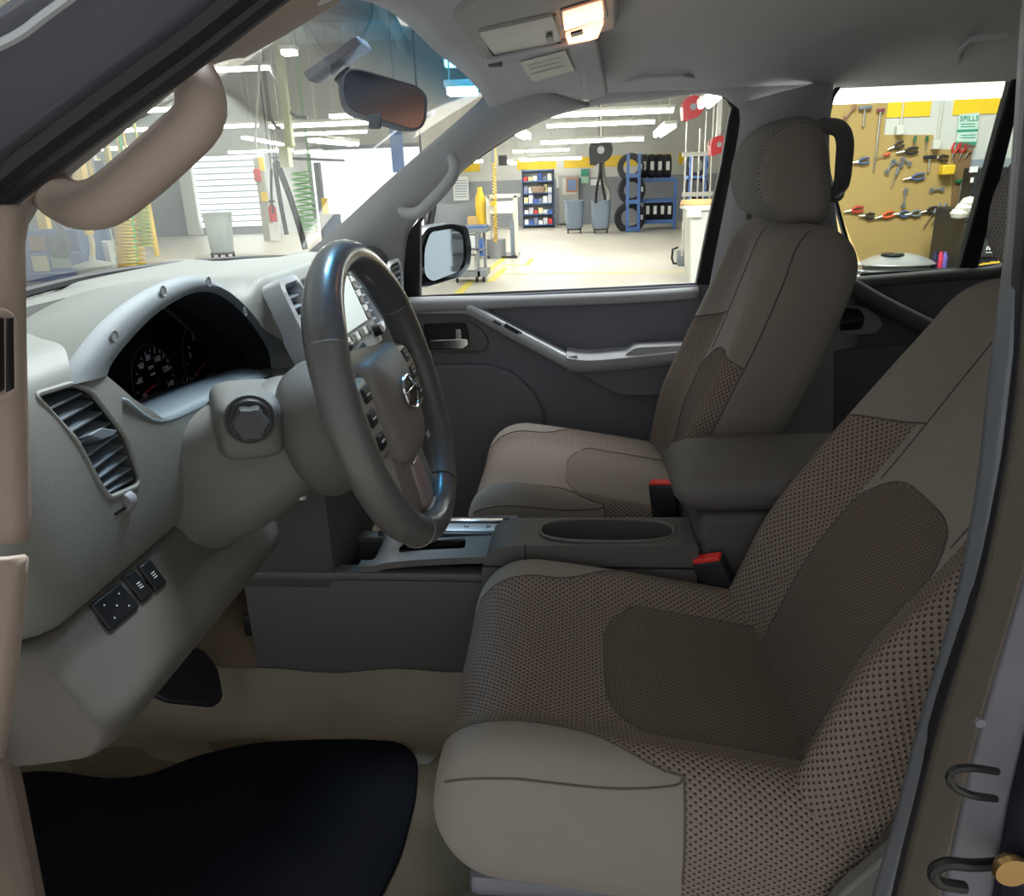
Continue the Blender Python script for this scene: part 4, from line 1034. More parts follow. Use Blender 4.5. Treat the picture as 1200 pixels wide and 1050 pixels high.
# mirror corner gusset of the trim flowing down into the pull strap
dpx('trim_gusset', [(468, 352), (542, 349), (556, 358), (568, 368), (560, 376), (545, 368), (470, 368)], M_TRIM, -.030, .03, PD, .01, .006)
st = [PS(546, 361, -.030), PS(554, 364, -.036), PS(566, 371, -.04), PS(600, 390, -.055), PS(640, 411, -.07), PS(664, 424, -.085)]
rows = []
for i, p in enumerate(resample(spline([tuple(q) for q in st], 40), 16)):
    w = .020
    rows.append([p + Vector((0, .030, w)), p + Vector((0, 0, w * .9)), p + Vector((0, -.008, w * .55)), p + Vector((0, -.008, -w * .55)), p + Vector((0, 0, -w * .9)), p + Vector((0, .030, -w))])
PULL = MB().grid(rows, cap=True).build('pull_strap', M_SILVER, PD, smooth=60)
q = [PS(x, y, -.066) for x, y in ((592, 379), (612, 390), (610, 394), (590, 383))]; MB().prism(q, (0, .006, 0)).build('window_switch', M_BLACK, PULL)
q = [PS(x, y, -.060) for x, y in ((579, 375), (588, 380), (586, 382), (577, 377))]; MB().prism(q, (0, .006, 0)).build('lock_switch', M_BTN, PULL)
# handle recess, bezel, chrome lever
dpx('handle_bezel', [(494, 380), (550, 376), (566, 388), (574, 402), (566, 412), (545, 413), (494, 413)], M_MIDGREY, -.020, .014, PD, .012)
dpx('handle_recess', [(496, 380), (546, 378), (549, 388), (550, 404), (544, 409), (498, 410)], M_BLACK, -.0225, .006, PD, .008, .001)
dpx('chrome_handle', [(503, 399), (548, 397), (549, 404), (542, 409), (505, 408)], M_CHROME, -.040, .015, PD, .006, .003)
dpx('lock_lever', [(534, 386), (540, 386), (541, 400), (534, 400)], M_CHROME, -.036, .010, PD, .002, .001)
# armrest shelf and lower moulding
ar = [PS(x, y, -.10) for x, y in ((664, 421), (690, 424), (740, 420), (800, 414), (850, 411))]
rows = []
for i, p in enumerate(resample(spline([tuple(q) for q in ar], 30), 16)):
    rows.append([p + Vector((0, .10, .012)), p + Vector((0, .01, .014)), p + Vector((0, -.004, .004)), p + Vector((0, 0, -.014)), p + Vector((0, .03, -.035)), p + Vector((0, .10, -.05))])
MB().grid(rows, cap=True).build('armrest', M_TRIM, PD, smooth=60)
dpx('armrest_pad', [(733, 415), (745, 407), (790, 405), (850, 403), (850, 417), (733, 420)], M_TRIM, -.098, .06, PD, .01, .006)
dpx('armrest_front', [(664, 418), (676, 416), (679, 424), (664, 427)], M_TRIM, -.100, .06, PD, .004, .003)
dpx('armrest_panel', [(668, 430), (850, 425), (850, 464), (725, 463), (690, 443)], M_DARKGREY, -.05, .05, PD, .015, .008)
# sculpted lower pocket
dpx('door_pocket', [(470, 428), (575, 428), (606, 440), (630, 466), (638, 486), (640, 520), (642, 660), (470, 660)], M_DARKGREY, -.030, .028, PD, .03, .010)
# window glass and its black seals
WPX = [(490, 349), (490, 262), (545, 195), (620, 146), (690, 122), (760, 114), (825, 107), (848, 111), (861, 128), (850, 190), (836, 250), (818, 336)]
pts = [PS(x, y, .035) for x, y in WPX]
MB().add(pts, [tuple(range(len(pts)))]).build('window_pane', M_SIDEGLASS, PD, smooth=0)
MB().tube(resample(spline([tuple(PS(x, y, .01)) for x, y in ((490, 348), (490, 300), (490, 263), (516, 228), (545, 195), (620, 146), (690, 122), (760, 114), (822, 107), (846, 110), (858, 122), (858, 140), (848, 196), (836, 252), (818, 336))], 90), 60), .0055, 8).build('window_seal', M_RUBBER, PD)
dpx('window_frame', [(860, 116), (872, 132), (866, 190), (850, 262), (836, 338), (815, 338), (830, 262), (846, 190), (854, 140)], M_RUBBER, -.004, .03, PD, 0, .004)
dpx('mirror_sail', [(470, 352), (474, 276), (492, 256), (492, 350)], M_RUBBER, -.002, .03, PD, 0, .004)
MB().tube([PS(x, y, .0) for x, y in ((490, 348), (600, 343), (720, 338), (818, 333))], .004, 8).build('belt_seal', M_RUBBER, PD)

# ------------------------------------------------------------------ outside mirror
MR = thing('side_mirror', 'black framed outside mirror beyond the passenger window', 'mirror', tuple(PY(520, 335, 2.16)))
def mp(px, Y0, k): return [PP(x, y, (-.39, 2.15, 1.29), (.954, -.30, 0)) + Vector((.954, -.3, 0)) * k for x, y in px]
hous = [(486, 285), (500, 266), (528, 261), (548, 264), (553, 290), (551, 312), (540, 325), (500, 337), (484, 337)]
face = [Vector(p) for p in round_poly([tuple(p) for p in mp(hous, 0, 0)], .02, 4)]
cc = sum(face, Vector()) / len(face)
dv = Vector((-.954, .30, 0))
rows = [[cc.lerp(p, .95) + dv * .012 for p in face], [cc.lerp(p, .97) + dv * -.002 for p in face], [p.copy() for p in face], [cc.lerp(p, 1.02) + dv * .03 for p in face], [cc.lerp(p, .9) + dv * .075 for p in face], [cc.lerp(p, .5) + dv * .10 for p in face]]
mb = MB().grid(rows, cv=True); n = len(face); mb.f.append(tuple(5 * n + j for j in range(n)))
mb.build('mirror_housing', mat('mirror_black', (42, 45, 52), .4, bump=.2, scale=700), MR, smooth=60)
gl = [(496, 292), (503, 272), (528, 268), (541, 275), (542, 305), (536, 318), (505, 330), (496, 322)]
fc = [Vector(p) for p in round_poly([tuple(p) for p in mp(gl, 0, .004)], .02, 4)]
MB().prism(fc, dv * .01).build('mirror_glass', mat('mirror_glass', (225, 232, 235), .03, 1.0), MR, smooth=0)
MB().cyl(PY(486, 315, 2.15), PY(478, 325, 2.03), .022, 12).build('mirror_arm', M_RUBBER, MR)

# ------------------------------------------------------------------ rear passenger door
RD = thing('rear_passenger_door', 'rear passenger door with tinted window and silver pull strip', 'door', (1.1, 2.0, .6))
dpx('door_panel', [(985, 330), (1020, 324), (1180, 312), (1330, 306), (1400, 560), (990, 620)], M_DARKGREY, -.012, .05, RD)
bt = [PS(x, y, -.022) for x, y in ((988, 332), (1040, 328), (1100, 323), (1160, 319), (1190, 310), (1240, 298))]
MB().tube(resample(spline([tuple(p) for p in bt], 40), 24), .0145, 12).build('belt_trim', M_MIDGREY, RD, smooth=180)
st = [PS(985, 326, -.05), PS(1005, 338, -.06), PS(1040, 358, -.07), PS(1096, 386, -.08), PS(1140, 406, -.08)]
rows = []
for p in resample(spline([tuple(q) for q in st], 40), 16):
    w = .022; rows.append([p + Vector((0, .05, w)), p + Vector((0, 0, w * .9)), p + Vector((0, -.008, w * .55)), p + Vector((0, -.008, -w * .5)), p + Vector((0, 0, -w)), p + Vector((0, .05, -w))])
MB().grid(rows, cap=True).build('pull_strip', M_MIDGREY, RD, smooth=60)
dpx('handle_bezel', [(985, 358), (1015, 360), (1030, 370), (1036, 380), (1028, 391), (985, 393)], M_TRIM, -.030, .02, RD, .012)
dpx('handle_recess', [(985, 360), (1008, 362), (1014, 372), (1010, 386), (985, 388)], M_BLACK, -.0325, .006, RD, .008, .001)
dpx('chrome_handle', [(985, 374), (1010, 373), (1012, 377), (985, 380)], M_CHROME, -.038, .006, RD, .002, .001)
dpx('door_pocket', [(960, 412), (1060, 404), (1200, 420), (1200, 600), (960, 600)], M_DARKGREY, -.03, .02, RD, .02, .008)
RW = [(1012, 320), (1000, 300), (968, 200), (974, 120), (985, 100), (1010, 92), (1100, 87), (1192, 82)]
pts = [PS(x, y, .035) for x, y in ((1014, 322), (985, 250), (968, 180), (974, 118), (987, 98), (1012, 90), (1100, 86), (1197, 82), (1300, 76), (1320, 160), (1290, 250), (1220, 296), (1182, 309), (1135, 315))]
MB().add(pts, [tuple(range(len(pts)))]).build('window_pane', M_REARGLASS, RD, smooth=0)
dpx('window_bar', [(1190, 78), (1206, 78), (1146, 318), (1124, 318)], M_RUBBER, .0, .03, RD, 0, .004)
MB().tube([PS(x, y, .005) for x, y in ((1008, 322), (1060, 319), (1135, 315), (1182, 309), (1215, 297))], .005, 8).build('belt_seal', M_RUBBER, RD)
MB().tube(resample(spline([tuple(PS(x, y, .008)) for x, y in ((1000, 310), (980, 240), (967, 180), (973, 120), (986, 98), (1012, 89), (1100, 85), (1197, 81), (1300, 75))], 60), 40), .006, 8).build('window_seal', M_RUBBER, RD)
# rear quarter behind that door
o = MB().prism([PS(x, y, -.004) for x, y in ((1335, 60), (1700, 40), (1700, 700), (1395, 620), (1330, 306), (1300, 240))], (0, .05, 0)).build('trim_8', M_LINER); tag(o, 'grey rear quarter trim of the cabin', kind='structure')

# ------------------------------------------------------------------ overhead console, visor, mirror
OC = thing('overhead_console', 'grey overhead console with sunglasses bin and lit map lamps', 'overhead console', tuple(PZ(640, 30, 1.678)))
op0 = Vector((-.06, YC, 1.676)); on = Vector((.07, 0, -1)).normalized()
def oq(px, d=0): return [PP(x, y, op0, on) + on * d for x, y in px]
MB().prism([Vector(p) for p in round_poly([tuple(p) for p in oq(((528, 20), (565, 72), (590, 72), (725, 34), (728, -40), (600, -40)), 0)], .03, 4)], (0, 0, .03)).build('console_shell', mat('overhead_grey', (150, 147, 148), .6, bump=.2, scale=900), OC, bevel=.008)
LIDB = MB().prism([Vector(p) for p in round_poly([tuple(p) for p in oq(((560, 35), (648, 15), (658, 45), (582, 66)), .004)], .006, 3)], (0, 0, .01)).build('sunglasses_lid', mat('lid_grey', (168, 165, 164), .5), OC, bevel=.002)
MB().prism(oq(((639, 36), (647, 34), (648, 40), (641, 42)), .0055), on * .004).build('lid_latch', M_GREY, LIDB, bevel=.001)
MB().tube([oq(((x, y),), .003)[0] for x, y in ((562, 36), (572, 58), (584, 66), (612, 60), (657, 47))], .0015, 6).build('lid_gap', M_BLACK, OC)
MB().tube([oq(((x, y),), .003)[0] for x, y in ((650, 14), (657, 48))], .0015, 6).build('lid_gap', M_BLACK, OC)
M_LAMPW = mat('map_lamp_glow', (255, 214, 186), .4, emit=(255, 172, 128), es=1.6)
LM = MB().prism([Vector(p) for p in round_poly([tuple(p) for p in oq(((656, 10), (708, -6), (712, 18), (700, 38), (664, 50)), .002)], .008, 3)], (0, 0, .012)).build('lamp_bezel', mat('lamp_bezel', (110, 96, 92), .5), OC, bevel=.002)
for q in (((659, 12), (705, -2), (707, 14), (661, 29)), ((662, 36), (707, 20), (700, 38), (667, 48))):
    MB().prism([Vector(p) for p in round_poly([tuple(p) for p in oq(q, .008)], .005, 3)], (0, 0, .007)).build('map_lamp_lens', M_LAMPW, LM, bevel=.002)
MB().prism(oq(((668, 32), (682, 28), (683, 32), (669, 36)), .006), on * .003).build('lamp_switch', M_BLACK, LM)
# passenger sun visor, folded up
vp0 = Vector((-.05, 1.60, 1.648)); vn = Vector((.06, -.10, -1)).normalized()
def vq(px, d=0): return [PP(x, y, vp0, vn) + vn * d for x, y in px]
SV = thing('sun_visor', 'grey passenger sun visor folded up, with a pale printed label', 'sun visor', tuple(vq(((640, 85),))[0]))
MB().prism([Vector(p) for p in round_poly([tuple(p) for p in vq(((574, 70), (603, 106), (626, 105), (640, 104), (652, 110), (690, 118), (712, 112), (698, 44), (650, 54)), 0)], .012, 4)], (0, 0, .018)).build('visor_panel', M_LINER, SV, bevel=.006)
MB().prism(vq(((609, 71), (662, 57), (673, 80), (625, 94)), .002), vn * .0012).build('visor_label', mat('pale_label', (205, 203, 194), .6), SV)
for k in range(3):
    MB().prism(vq(((618 + 2 * k, 74 + 5 * k), (656 + 2 * k, 64 + 5 * k), (656.5 + 2 * k, 65.5 + 5 * k), (618.5 + 2 * k, 75.5 + 5 * k)), .0034), vn * .0003).build('label_line', mat('label_grey', (176, 174, 168), .6), SV)
MB().rbox((-.012, -.006, -.006), (.012, .006, .006), .003, frame(vq(((580, 71),), .004)[0], (1, .2, 0), (0, 0, 1))).build('visor_clip', M_MIDGREY, SV)
MB().tube(vq(((572, 68), (620, 58), (690, 42)), .004), .005, 8).build('visor_rod', M_LINER, SV)
# assist pocket relief on the liner above the door
o = MB().tube([PZ(x, y, 1.668) for x, y in ((718, 108), (722, 96), (760, 90), (800, 88), (812, 90), (814, 106))], .004, 8).build('liner_seam', M_LINER); tag(o, 'soft moulded ridge in the roof lining above the passenger window', kind='structure')
o = MB().tube([PZ(x, y, 1.67) for x, y in ((1122, 72), (1126, 58), (1140, 46), (1180, 42))], .006, 8).build('liner_seam', M_LINER); tag(o, 'soft moulded ridge in the roof lining above the rear window', kind='structure')
# rear-view mirror
RM = thing('rear_view_mirror', 'dark rear-view mirror hanging at the top of the windshield', 'mirror', tuple(PY(450, 150, 1.28)))
rp0 = Vector((-.303, 1.275, 1.60)); rn = Vector((.62, -.75, .20)).normalized()
def rq(px, d=0): return [PP(x, y, rp0, rn) + rn * d for x, y in px]
ol = [(399, 96), (406, 81), (420, 80), (490, 101), (501, 112), (500, 140), (494, 151), (484, 152), (412, 130), (402, 118)]
face = [Vector(p) for p in round_poly([tuple(p) for p in rq(ol)], .012, 4)]; cc = sum(face, Vector()) / len(face)
rows = [[cc.lerp(p, .93) - rn * .004 for p in face], [cc.lerp(p, .955) for p in face], [p.copy() for p in face], [p - rn * .012 for p in face], [cc.lerp(p, .85) - rn * .035 for p in face], [cc.lerp(p, .4) - rn * .045 for p in face]]
mb = MB().grid(rows, cv=True); n = len(face); mb.f.append(tuple(5 * n + j for j in range(n))); mb.build('mirror_housing', M_DARKGREY, RM, smooth=60)
MB().prism([cc.lerp(p, .94) + -rn * .004 for p in face], rn * .002).build('mirror_glass', mat('dim_mirror', (170, 174, 182), .3, 1.0), RM, smooth=0)
MB().rbox((-.010, -.004, -.010), (.010, .004, .012), .003, frame(rq(((438, 144),), .004)[0], (1, 0, 0), (0, .3, 1))).build('dimming_tab', M_DARKGREY, RM)
b0 = cc - rn * .04; w0 = Vector((-.365, 1.275, 1.640))
MB().tube([b0, b0.lerp(w0, .5) + Vector((0, 0, -.006)), w0], [.012, .011, .016], 12).build('mirror_stem', M_DARKGREY, RM)
MB().prism([Vector(p) for p in round_poly([tuple(w0 + Vector(v)) for v in ((-.045, -.03, -.012), (.045, -.03, .035), (.045, .03, .035), (-.045, .03, -.012))], .01, 3)], (-.008, 0, .012)).build('mirror_mount', M_DARKGREY, RM, bevel=.003)

# ------------------------------------------------------------------ pedals
bp0 = Vector((-.70, 1.0, .71)); bn = Vector((.75, -.25, .60)).normalized()
BP = thing('brake_pedal', 'wide black brake pedal hanging in the driver footwell', 'pedal', (-.74, 1.02, .66))
def bq(px, d=0): return [PP(x, y, bp0, bn) + bn * d for x, y in px]
MB().prism([Vector(p) for p in round_poly([tuple(p) for p in bq(((166, 806), (212, 758), (238, 759), (256, 782), (263, 818), (252, 828), (196, 822)))], .012, 4)], -bn * .012).build('pedal_pad', M_RUBBER, BP, bevel=.004)
MB().tube([bq(((222, 780),), -.012)[0], bq(((222, 780),), -.012)[0] + Vector((-.08, 0, .16)), bq(((222, 780),), -.012)[0] + Vector((-.10, 0, .34))], .009, 8).build('pedal_arm', M_BLACK, BP)
GP = thing('accelerator_pedal', 'slim dark accelerator pedal right of the brake pedal', 'pedal', (-.98, 1.16, .62))
MB().prism([Vector(p) for p in round_poly([(-.93, 1.135, .60), (-.93, 1.185, .60), (-1.02, 1.18, .74), (-1.02, 1.14, .74)], .008, 3)], (.008, 0, .006)).build('pedal_pad', M_BLACK, GP, bevel=.002)
MB().tube([(-1.01, 1.16, .73), (-1.06, 1.16, .85), (-1.08, 1.16, 1.0)], .007, 8).build('pedal_arm', M_BLACK, GP)
# ================================================================== the workshop outside
WY = 26.0                                             # far wall
M_CONC = mat('workshop_concrete', (196, 190, 178), .38, bump=.1, scale=3, var=.10, vscale=.6, spec=.5)
M_WALLU = mat('wall_offwhite', (206, 206, 200), .85, var=.04, scale=4)
M_WALLL = mat('wall_grey', (148, 152, 158), .8, var=.05, scale=4)
M_YEL = mat('yellow_paint', (240, 200, 40), .6)
M_CEIL = mat('ceiling_grey', (228, 231, 229), .9)
M_STEELW = mat('white_steel', (214, 212, 202), .5)
M_STEELG = mat('grey_steel', (140, 144, 148), .45, .3)
M_BLUE = mat('blue_rack_paint', (74, 112, 176), .45)
M_BLUED = mat('dark_blue_steel', (58, 70, 108), .5)
M_TIRE = mat('tire_rubber', (40, 42, 46), .75, bump=.4, scale=80)
M_PAPER = mat('white_paper', (232, 234, 232), .7)
M_GREENP = mat('green_print', (60, 150, 120), .7)
M_CAN = mat('blue_grey_plastic', (128, 142, 158), .55)
M_RED = mat('red_enamel', (190, 40, 46), .4)
M_YPL = mat('yellow_plastic', (236, 196, 50), .45)
M_GPL = mat('green_plastic', (70, 190, 80), .5)
M_WOOD = mat('pegboard_tan', (178, 150, 92), .8, var=.10, scale=12)
M_TOOLBLK = mat('toolbox_black', (44, 46, 50), .4)
M_TUBE = mat('fluorescent_tube', (255, 255, 250), .5, emit=(255, 253, 246), es=LAMP_E)
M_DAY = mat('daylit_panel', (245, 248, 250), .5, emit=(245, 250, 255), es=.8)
M_STEELC = mat('tool_steel', (200, 198, 190), .3, .9)

def st(o, label): return tag(o, label, kind='structure')
st(MB().box((-26, -9, -.06), (16, WY, 0)).build('floor_workshop', M_CONC), 'pale concrete floor of the workshop')
st(MB().box((-26, -9, 5.6), (16, WY + .2, 5.7)).build('ceiling_workshop', M_CEIL), 'light grey workshop ceiling')
st(MB().box((-26, WY, 1.42), (16, WY + .2, 5.6)).build('wall_far', M_WALLU), 'off-white upper part of the far workshop wall')
st(MB().box((-26, WY - .03, 0), (16, WY + .2, 1.42)).build('wall_far_lower', M_WALLL), 'grey lower part of the far workshop wall')
st(MB().box((-26.2, -9, 0), (-26, WY, 5.6)).build('wall_left_far', M_WALLU), 'off-white workshop wall far ahead of the truck')
st(MB().box((9, 7, 0), (9.2, WY, 5.6)).build('wall_right_far', M_WALLU), 'off-white workshop wall behind the tire racks')
# painted yellow band, in separate stretches, standing a little proud of the wall
def wallbox(x0, y0, x1, y1, Y, d, M_, name, parent=None, bevel=0):
    xm, ym = (x0 + x1) / 2, (y0 + y1) / 2
    return MB().box((PY(x0, ym, Y).x, Y - d, max(0.0, PY(xm, y1, Y).z)), (PY(x1, ym, Y).x, Y, PY(xm, y0, Y).z)).build(name, M_, parent, bevel=bevel)
for k, (x0, x1) in enumerate(((520, 562), (606, 652), (661, 696), (708, 787), (795, 812), (196, 216), (60, 110))):
    a, b = PY(x0, 190, WY), PY(x1, 190, WY)
    st(MB().box((a.x, WY - .012, 1.72), (b.x, WY, 2.04)).build('trim_band', M_YEL), 'yellow painted band on the far workshop wall, stretch %d from the left' % (k + 1))
# ceiling beams and pipes
for k, y in enumerate((9.0, 13.0, 17.0, 21.0)):
    st(MB().box((-26, y - .10, 5.25), (9, y + .10, 5.6)).build('roof_beam', M_STEELW), 'white roof beam across the workshop, number %d from the truck' % (k + 1))
for k, (x0, y0, z0, x1, y1, z1, r) in enumerate(((-14, 12, 4.7, -4, 16, 4.4, .06), (-13, 11, 4.2, -5.6, 14.5, 3.6, .05), (-12, 10, 4.0, -6, 13.5, 4.0, .04), (-9, 8, 5.0, -4, 14, 3.9, .05))):
    st(MB().cyl((x0, y0, z0), (x1, y1, z1), r, 10).build('ceiling_pipe', M_STEELW), 'pale pipe running under the workshop ceiling, seen through the windshield, number %d' % (k + 1))

# ---- hanging fluorescent fixtures -------------------------------------------------
def fixture(p0, p1, label, w=.11, rods=True):
    p0, p1 = Vector(p0), Vector(p1); c = (p0 + p1) / 2; d = (p1 - p0); L = d.length; d.normalize()
    Fx = thing('fluorescent_light', label, 'light', tuple(c), 'fluorescent lights')
    M = frame(c, d, (0, 0, 1) if abs(d.z) < .9 else (1, 0, 0))
    MB().rbox((-L / 2, -w, .02), (L / 2, w, .075), .01, M).build('light_housing', M_STEELW, Fx)
    for s in (-1, 1):
        MB().cyl(M @ Vector((-L / 2 + .02, s * w * .5, -.005)), M @ Vector((L / 2 - .02, s * w * .5, -.005)), .036, 10).build('light_tube', M_TUBE, Fx)
    if rods:
        for s in (-.4, .4):
            q = M @ Vector((s * L, 0, .07)); MB().cyl(q, (q.x, q.y, 5.6), .008, 6).build('hanger_rod', M_STEELW, Fx)
    return Fx
def fx(xa, ya, xb, yb, Y, label, w=.11, Yb=None): return fixture(PY(xa, ya, Y), PY(xb, yb, Yb or Y), label, w)
fx(622, 133, 790, 131, 14, 'large bright fluorescent light at the top of the passenger window', .13)
fx(640, 146, 768, 144, 19, 'thin fluorescent light just under the largest one in the passenger window', .06)
fx(633, 166, 755, 163, 18, 'fluorescent light above the two grey trash cans')
fx(608, 187, 682, 185, 22, 'fluorescent light above the blue parts shelf', .13)
fx(600, 177, 668, 175, 25, 'faint far fluorescent light over the parts shelf', .06)
fx(600, 152, 617, 160, 13, 'short fluorescent light seen end-on beside the windshield pillar', .10, 16)
fx(786, 148, 771, 158, 13, 'short fluorescent light seen end-on above the tire rack', .10, 16)
fx(844, 112, 826, 118, 9, 'round-ended fluorescent light in the rear top corner of the passenger window', .10, 11)
fx(538, 189, 566, 189, 22, 'fluorescent light behind the passenger grab handle', .12)
fx(594, 189, 602, 191, 21, 'tiny fluorescent light seen end-on left of the parts shelf', .10, 24)
fx(316, 147, 432, 144, 16, 'long fluorescent light in the middle of the windshield', .13)
fx(240, 83, 316, 78, 15, 'high fluorescent light beside the driver grab handle', .10)
fx(236, 149, 302, 146, 18, 'fluorescent light left of the hanging pole in the windshield', .12)
fx(344, 157, 430, 154, 20, 'thin far fluorescent light under the mirror', .06)
fx(366, 162, 416, 170, 14, 'tilted fluorescent light at the foot of the mirror', .12, 16)
fx(386, 136, 430, 134, 15, 'short fluorescent light just under the rear-view mirror', .10)
fx(330, 60, 348, 62, 11, 'small ceiling light near the blue shade band', .10)
fx(286, 162, 330, 168, 20, 'low fluorescent light above the roll-up door', .08, 24)
fx(268, 176, 345, 178, 24, 'wide fluorescent light along the top of the roll-up door', .14)
fx(345, 177, 378, 178, 23, 'fluorescent light over the bright doorway', .12)
fx(150, 125, 205, 132, 15, 'fluorescent light seen through the driver grab handle, uppermost', .14)
fx(110, 152, 200, 152, 18, 'fluorescent light seen through the driver grab handle, middle one', .12)
fx(90, 182, 170, 165, 16, 'fluorescent light seen through the driver grab handle, lowest', .10)
fx(520, 74, 544, 73, 9, 'small ceiling light behind the blue shade band, upper one', .08)
fx(524, 100, 560, 112, 7.5, 'ceiling light behind the blue shade band, lower one', .16)
fx(930, 116, 1190, 104, 5.3, 'long fluorescent light over the tool board in the rear window', .05)

# ---- roll-up door and the bright doorway ------------------------------------------
RU = thing('roll_up_door', 'white sectional roll-up door lit by daylight, in the windshield', 'door', tuple(PY(270, 268, WY - .1)))
a, b = PY(228, 268, WY - .1), PY(308, 180, WY - .1)
nsl = 12
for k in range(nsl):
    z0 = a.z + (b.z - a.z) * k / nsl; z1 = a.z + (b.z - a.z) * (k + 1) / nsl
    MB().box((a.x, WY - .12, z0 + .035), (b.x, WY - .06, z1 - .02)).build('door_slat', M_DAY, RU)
MB().box((a.x - .05, WY - .06, a.z), (b.x + .05, WY - .03, b.z)).build('door_backing', M_STEELG, RU)
DW = thing('bay_doorway', 'wide bright bay doorway full of daylight right of the roll-up door', 'doorway', tuple(PY(420, 268, WY - .1)))
a, b = PY(374, 275, WY - .1), PY(490, 172, WY - .1)
MB().box((a.x, WY - .08, 0), (b.x, WY - .04, b.z)).build('daylight_panel', M_DAY, DW)
MB().box((a.x - .12, WY - .12, 0), (a.x, WY - .02, b.z + .1)).build('door_jamb', M_STEELG, DW)
MB().box((a.x - .12, WY - .12, b.z), (b.x, WY - .02, b.z + .12)).build('door_header', M_STEELG, DW)
# dark wall patch left of the roll-up door
st(wallbox(150, 196, 222, 282, WY - .03, .02, mat('dark_grey_wall', (110, 114, 118), .8), 'wall_patch'), 'dark grey painted stretch of wall left of the roll-up door')
st(wallbox(216, 168, 231, 275, WY - .03, .25, M_WALLU, 'wall_column'), 'pale wall column beside the roll-up door')
st(wallbox(308, 168, 372, 284, WY - .03, .04, mat('pale_door_panel', (225, 228, 230), .6), 'wall_panel'), 'pale wall panel between roll-up door and bright doorway')

# ---- helpers for workshop things -------------------------------------------------
def bx(x0, y0, x1, y1, Y, d, m_, name, parent=None, bevel=.0):
    """box whose camera-facing side spans the given pixels at distance Y, d deep"""
    xm, ym = (x0 + x1) / 2, (y0 + y1) / 2
    return MB().box((PY(x0, ym, Y).x, Y, max(0.0, PY(xm, y1, Y).z)), (PY(x1, ym, Y).x, Y + d, PY(xm, y0, Y).z)).build(name, m_, parent, bevel=bevel)
def trash_can(px, pb, label, h=.70, w=.27, m_=None):
    g = PZ(px, pb, 0); T = thing('trash_can', label, 'trash can', tuple(g), 'workshop trash cans'); x, y = g.x, g.y
    m_ = m_ or M_CAN
    rows = []
    for z, r in ((.13, .20), (.15, .215), (.15 + h * .5, .24), (.13 + h - .03, w - .005), (.13 + h - .03, w + .02), (.13 + h, w + .02), (.13 + h, w - .01), (.16, .20)):
        rows.append([Vector((x + r * 1.05 * (abs(math.cos(q)) ** .6) * (1 if math.cos(q) > 0 else -1), y + r * (abs(math.sin(q)) ** .6) * (1 if math.sin(q) > 0 else -1), z)) for q in np.linspace(0, 2 * math.pi, 24, endpoint=False)])
    MB().grid(rows, cv=True, cap=True).build('can_body', m_, T, smooth=40)
    MB().rbox((x - .2, y - .2, .08), (x + .2, y + .2, .13), .01).build('dolly', M_TOOLBLK, T)
    for sx in (-1, 1):
        for sy in (-1, 1): MB().cyl((x + sx * .17 - .015, y + sy * .17, .04), (x + sx * .17 + .015, y + sy * .17, .04), .04, 12).build('caster', M_BLACK, T)
        MB().tube([(x + sx * w * .9, y - .08, .13 + h * .82), (x + sx * (w * 1.05 + .03), y - .06, .13 + h * .80), (x + sx * (w * 1.05 + .03), y + .06, .13 + h * .80), (x + sx * w * .9, y + .08, .13 + h * .82)], .012, 6).build('can_handle', m_, T)
    return T
trash_can(673, 273, 'grey trash can on casters, left of the pair by the parts shelf', .72, .25)
trash_can(704, 273, 'grey trash can on casters under the hanging black hoses', .72, .25)
g = PZ(262, 302, 0); T = trash_can(262, 302, 'tall pale grey trash bin in front of the roll-up door', .85, .28, mat('pale_grey_bin', (172, 182, 184), .55))

# ---- parts shelf -----------------------------------------------------------------
SH = thing('parts_shelf', 'dark blue steel parts shelf with five shelves', 'shelf', (0, 0, 0)); SHY = 24.6
a, b = PY(613, 266, SHY), PY(649, 198, SHY); zb = 0.0
SH.location = (a.x, SHY, 0); ORG[SH.name] = Vector((a.x, SHY, 0))
for x in (a.x, b.x - .03): MB().box((x, SHY, 0), (x + .03, SHY + .45, b.z)).build('side_panel', M_BLUED, SH)
MB().box((a.x, SHY + .43, 0), (b.x, SHY + .45, b.z)).build('back_panel', mat('shelf_back', (170, 172, 172), .7), SH)
shelf_z = [PY(630, y, SHY).z for y in (263, 250.5, 238, 226, 212)]
for z in shelf_z + [b.z - .02]: MB().box((a.x, SHY, z - .03), (b.x, SHY + .44, z)).build('shelf_board', M_BLUE, SH)
cols = [(230, 232, 236), (205, 60, 60), (240, 240, 240), (70, 100, 180), (236, 220, 170), (190, 195, 205), (120, 130, 160)]
cname = ['white', 'red', 'white', 'blue', 'cream', 'pale grey', 'slate']
ordn = ['bottom', 'second', 'middle', 'fourth', 'top']; rnk = ['first', 'second', 'third', 'fourth', 'fifth', 'sixth']
for si, z in enumerate(shelf_z):
    for k in range(6):
        c = (k * 3 + si * 2) % 7; w = (b.x - a.x - .1) / 6; x = a.x + .05 + k * w; hgt = .10 + .16 * random.random()
        MBx = MB().box((x, SHY + .02, z), (x + w * .85, SHY + .3, z + hgt))
        o = MBx.build('parts_box', mat('box_%s%d' % (cname[c].replace(' ', '_'), c), cols[c], .6), bevel=.006)
        tag(o, '%s parts box on the %s shelf of the blue unit, %s from left' % (cname[c], ordn[si], rnk[k]), 'box', 'boxes on the parts shelf')
